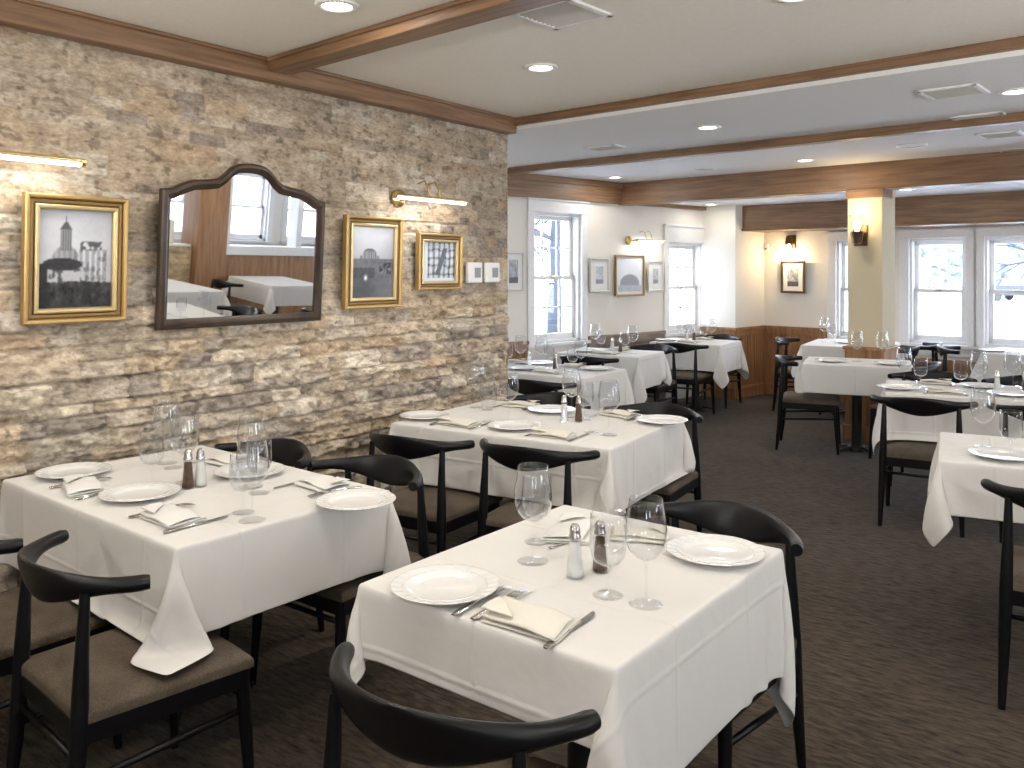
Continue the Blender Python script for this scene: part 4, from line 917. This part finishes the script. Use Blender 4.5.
# ------------------------------------------------------------------ the side of the room seen only in the mirror, plus added light sources
FW = Line((-.3, YF), (1, 0)); fh = [(5.6, 6.6, .9, 1.9)]  # unseen window added for fill daylight from behind the camera
wall_with_openings('wall_front', FW, 0, XR+.5, 2.65, fh, -1)
for h in fh: window(FW, *h, -1, casing=.09, head=.1); portal(FW, *h, -1)
RW = Line((XR, YF), (0, 1))
rh = [(9.35-.0, 10.25, 1.15, 2.15), (10.55, 11.55, 1.15, 2.15), (11.9, 12.8, 1.15, 2.15)]
rh += [(1.0, 2.0, .9, 1.9), (5.3, 6.5, .9, 1.9)]  # two more unseen windows, added to raise the ambient daylight
wall_with_openings('wall_right', RW, 0, 14.2, 2.62, rh, -1)
for h in sorted(rh): window(RW, *h, -1, casing=.09, head=.1); portal(RW, *h, -1)
wainscot(RW, 10.4, 14.0, -1, 1.05)
wainscot(RW, 0, 8.2, -1, .86)
# low stone-faced half wall and the panelled post
ys = np.arange(5.1, 6.35, .02); zs = np.arange(0, 1.12, .012); YY, ZZ = np.meshgrid(ys, zs, indexing='ij')
rowk = np.floor(ZZ/.06); cc = np.array((.58, .47, .30))*(.75+.5*vnoise(rowk*7.3, np.floor(YY/.25+rowk*.37)*5.1, 12))[..., None]
hw_ = grid_mesh('wall_half_stone', np.stack([6.35-.02*fbm(YY*9, ZZ*40, 3, 3), YY, ZZ], -1), cc, 'travertine'); struct(hw_)
struct(mesh('wall_half_core', MB().box(6.36, 6.52, 5.1, 6.35, 0, 1.14), 'white_trim', bevel=.01))
trim(MB().box(6.25, 6.62, 6.36, 6.80, 0, 2.5), 'panel_wood', .01)
trim(MB().box(6.35, 6.5, 6.80, 9.4, .0, 1.02), 'panel_wood', .004); trim(MB().box(6.30, 6.56, 6.80, 9.4, 1.02, 1.14).box(6.33, 6.53, 6.80, 6.90, 1.1, 2.5).box(6.33, 6.53, 8.0, 8.1, 1.1, 2.5).box(6.33, 6.53, 9.25, 9.4, 1.1, 2.5), 'white_trim', .004)
def bench_table():
    t = thing('dining_table', 'pedestal table by the stained panelling, seen only in the mirror', 'table', (5.55, 7.1, 0), .1, 'pedestal dining tables')
    mesh('tabletop', MB().box(-.48, .48, -.38, .38, .728, .760), 'black_wood', t); mesh('pedestal', MB().tube([(0, 0, .0), (0, 0, .728)], .05, 16), 'black_metal', t, smooth=True, auto=.7)
bench_table()
P, UV = cloth_sim(1.0, .8, (.25,)*4, [], .045, 50); o = grid_mesh('tablecloth', P, None, 'linen', None, True, UV); o.location = (5.55, 7.1, 0); o.rotation_euler.z = .1
tag(o, 'white tablecloth beside the stained panelling, seen only in the mirror', 'tablecloth', 'white linen tablecloths')
P, UV = cloth_sim(1.2, .8, (.25,)*4, [], .045, 50); o = grid_mesh('tablecloth', P, None, 'linen', None, True, UV); o.location = (5.35, 5.35, 0); o.rotation_euler.z = 0
tag(o, 'white tablecloth before the low stone half wall, seen only in the mirror', 'tablecloth', 'white linen tablecloths')
t = thing('dining_table', 'pedestal table before the low stone half wall, seen only in the mirror', 'table', (5.35, 5.35, 0), 0, 'pedestal dining tables')
mesh('tabletop', MB().box(-.57, .57, -.38, .38, .728, .760), 'black_wood', t); mesh('pedestal', MB().tube([(0, 0, .0), (0, 0, .728)], .05, 16), 'black_metal', t, smooth=True, auto=.7)
chair(5.0, 4.75, 0, 'elbow chair before the low stone half wall, seen only in the mirror'); chair(5.6, 4.78, 0, 'second elbow chair before the low stone half wall, seen only in the mirror')
chair(5.5, 6.45, 5, 'elbow chair beside the stained panelling, seen only in the mirror')
for k, (y, hh) in enumerate(((5.35, .34), (5.55, .26), (6.1, .30))):
    t = thing('pillar_candle', 'pale pillar candle on the stone faced half wall seen in the mirror', 'candle', (6.44, y, 1.14), 0, 'pillar candles on the half wall')
    mesh('wax', MB().lathe([(0, 0), (.04, 0), (.04, hh), (.03, hh-.008), (0, hh-.01)], 20), 'candle_wax', t, smooth=True, auto=.8); mesh('wick', MB().tube([(0, 0, hh-.01), (0, 0, hh+.012)], .002, 6), 'dark_gap', t)
def added_torchiere(x, y, aim, e, label):  # invented lamp, kept out of view, added to brighten the ceiling
    t = thing('added_floor_lamp', label, 'added floor lamp', (x, y, 0), 0, 'added bowl uplighters')
    mesh('base', MB().lathe([(0, 0), (.14, 0), (.14, .015), (.03, .03), (.0, .03)], 32), 'dark_bronze', t, smooth=True, auto=.7)
    mesh('pole', MB().tube([(0, 0, .02), (0, 0, 1.62)], .013, 14), 'dark_bronze', t, smooth=True)
    mesh('shade', MB().lathe([(.01, 1.60), (.09, 1.62), (.17, 1.70), (.19, 1.76), (.185, 1.76), (.16, 1.705), (.085, 1.63), (.0, 1.615)], 36), 'brass', t, smooth=True)
    l = bpy.data.lights.new('added_uplight', 'SPOT'); l.energy = e; l.color = (1, .96, .90); l.spot_size = 2.9; l.spot_blend = 1.0; l.shadow_soft_size = .09
    o = bpy.data.objects.new('added_uplight', l); C.objects.link(o); o.location = (x, y, 1.80); o.rotation_euler = (Vector(aim)-Vector((x, y, 1.80))).to_track_quat('-Z', 'Y').to_euler()
added_torchiere(4.75, .15, (3.4, 2.6, 2.6), UP, 'added unseen bronze bowl uplighter standing behind the photographer on the aisle side')
added_torchiere(1.3, -1.1, (1.9, .8, 2.6), UP, 'added unseen bronze bowl uplighter standing behind the photographer near the stone wall')
added_torchiere(5.9, 3.1, (4.6, 3.9, 2.6), UP, 'added unseen bronze bowl uplighter outside the picture beside the aisle tables')
added_torchiere(6.0, 8.6, (4.9, 7.2, 2.5), UP*.5, 'added unseen bronze bowl uplighter by the end wall windows outside the picture')
# ------------------------------------------------------------------ outside: snow, bare trees, a parked car
g = MB().box(-60, 70, -30, 90, -.7, -.45); o = struct(mesh('ground_outside', g, 'snow'))
def tree(x, y, hgt, seed, label, mat='bark', spread=1.0, depth=4):
    rr = random.Random(seed); t = thing('bare_tree', label, 'tree', (x, y, -.45), 0, 'bare winter trees beyond the windows'); tr = MB(); br = MB()
    tr.tube([(0, 0, 0), (.05*rr.uniform(-1, 1), 0, hgt*.3), (.12*rr.uniform(-1, 1), .1, hgt*.62)], [hgt*.028, hgt*.020, hgt*.012], 10)
    def grow(p, dv, L, r, k):
        q = p+dv*L; mid = (p+q)/2+Vector((rr.uniform(-1, 1), rr.uniform(-1, 1), rr.uniform(-.5, .5)))*L*.08
        br.tube([p, mid, q], [r, r*.8, r*.55], 5)
        if k > 0:
            for _ in range(3): grow(q-dv*L*rr.uniform(0, .5), (dv+Vector((rr.uniform(-1, 1), rr.uniform(-1, 1), rr.uniform(-.5, .7)))*.85*spread).normalized(), L*rr.uniform(.55, .8), r*.55, k-1)
    for k in range(7):
        z = hgt*rr.uniform(.2, .62); a = rr.uniform(0, 2*PI); grow(Vector((0, 0, z)), Vector((math.cos(a), math.sin(a), rr.uniform(.1, .9))).normalized(), hgt*.2, hgt*.009, depth)
    mesh('trunk', tr, mat, t, smooth=True); mesh('branches', br, mat, t)
tree(5.9, 22, 7.5, 1, 'bare dark tree beyond the first wide window', depth=4); tree(10.6, 40, 9, 2, 'bare dark tree standing between the two wide windows', depth=4)
tree(7.2, 19, 8, 3, 'pale barked tree close to the first wide window', 'pale_bark', .7, 3); tree(15.5, 31, 8.5, 4, 'bare dark tree beyond the second wide window', depth=4)
tree(-9, 16, 8, 5, 'bare dark tree beyond the tall side window', depth=4); tree(-11, 22, 9, 6, 'bare dark tree beyond the second side window', depth=4); tree(-6.5, 12.5, 7, 7, 'bare dark tree close to the tall side window', depth=3); tree(1.5, 33, 9, 8, 'bare dark tree seen beside the pillar', depth=4)
hd = MB(); rr = random.Random(3)
xs = np.linspace(-20, 60, 140); zs = np.linspace(0, 1, 12); XX, VV = np.meshgrid(xs, zs, indexing='ij')
hh = 4.8+3.2*fbm(XX*.3, XX*0, 3, 4); Xh = np.stack([XX, 84+1.2*fbm(XX*2, VV*6, 3, 6), -.45+VV*hh*(.9+.25*fbm(XX*3, VV*3, 2, 2))], -1)
X2 = Xh.copy(); X2[..., 1] += 2.5; X2 = X2[:, ::-1]
o = grid_mesh('distant_hedge', np.concatenate([Xh, X2], 1), None, 'evergreen'); tag(o, 'long dark evergreen hedge far beyond the end wall windows', 'hedge')
def car(x, y, rz):
    t = thing('parked_car', 'dark parked car in the snow beyond the second wide window', 'car', (x, y, -.45), rz)
    prof = [(-2.1, .35), (-2.15, .75), (-1.9, .95), (-1.3, 1.0), (-.9, 1.42), (.6, 1.45), (1.2, 1.0), (1.95, .9), (2.15, .7), (2.1, .35)]
    mesh('car_body', MB().poly(prof, -.85, .85), 'car_paint', t, bevel=.08, seg=3)
    for sx in (-1.3, 1.3):
        for sy in (-.8, .8): mesh('wheel', MB().tube([(sx, sy-.1, .33), (sx, sy+.1, .33)], .33, 20), 'dark_gap', t, smooth=True, auto=.7)
    mesh('window_band', MB().poly([(-1.15, 1.02), (-.85, 1.36), (.55, 1.38), (1.0, 1.02)], -.862, .862), 'screen_grey', t)
qx = D+56*(fx+(1003-CX)/F*rx); qy = 56*(fy+(1003-CX)/F*ry); car(qx, qy, .9)
# ------------------------------------------------------------------ daylight, camera, view
w = bpy.data.worlds.new('overcast'); bpy.context.scene.world = w; w.use_nodes = True; nt = w.node_tree; bg = nt.nodes['Background']
tc = N(nt, 'ShaderNodeTexCoord'); sp = N(nt, 'ShaderNodeSeparateXYZ'); cr = N(nt, 'ShaderNodeValToRGB')
cr.color_ramp.elements[0].position = .45; cr.color_ramp.elements[0].color = (.80, .86, .95, 1); cr.color_ramp.elements[1].position = .9; cr.color_ramp.elements[1].color = (.66, .78, 1.0, 1)
mr = N(nt, 'ShaderNodeMapRange'); mr.inputs[1].default_value = -1; nt.links.new(tc.outputs['Generated'], sp.inputs[0]); nt.links.new(sp.outputs[2], mr.inputs[0]); nt.links.new(mr.outputs[0], cr.inputs[0]); nt.links.new(cr.outputs[0], bg.inputs[0])
bg.inputs[1].default_value = 13.0
cam = bpy.data.cameras.new('camera'); co = bpy.data.objects.new('camera', cam); C.objects.link(co); co.location = (D, 0, H); co.rotation_euler = (PI/2, 0, A)
cam.sensor_width = 36; cam.lens = F/1024*36; cam.shift_y = -(384-HY)/1024; cam.clip_end = 200; cam.clip_start = .05
sc = bpy.context.scene; sc.camera = co
sc.view_settings.view_transform = 'Standard'; sc.view_settings.look = 'None'; sc.view_settings.gamma = 1; sc.view_settings.exposure = 0.12; sc.view_settings.use_curve_mapping = False
sc.cycles.use_denoising = True; sc.cycles.max_bounces = 10; sc.cycles.transparent_max_bounces = 24; sc.cycles.caustics_reflective = False; sc.cycles.caustics_refractive = False; sc.cycles.sample_clamp_indirect = 6
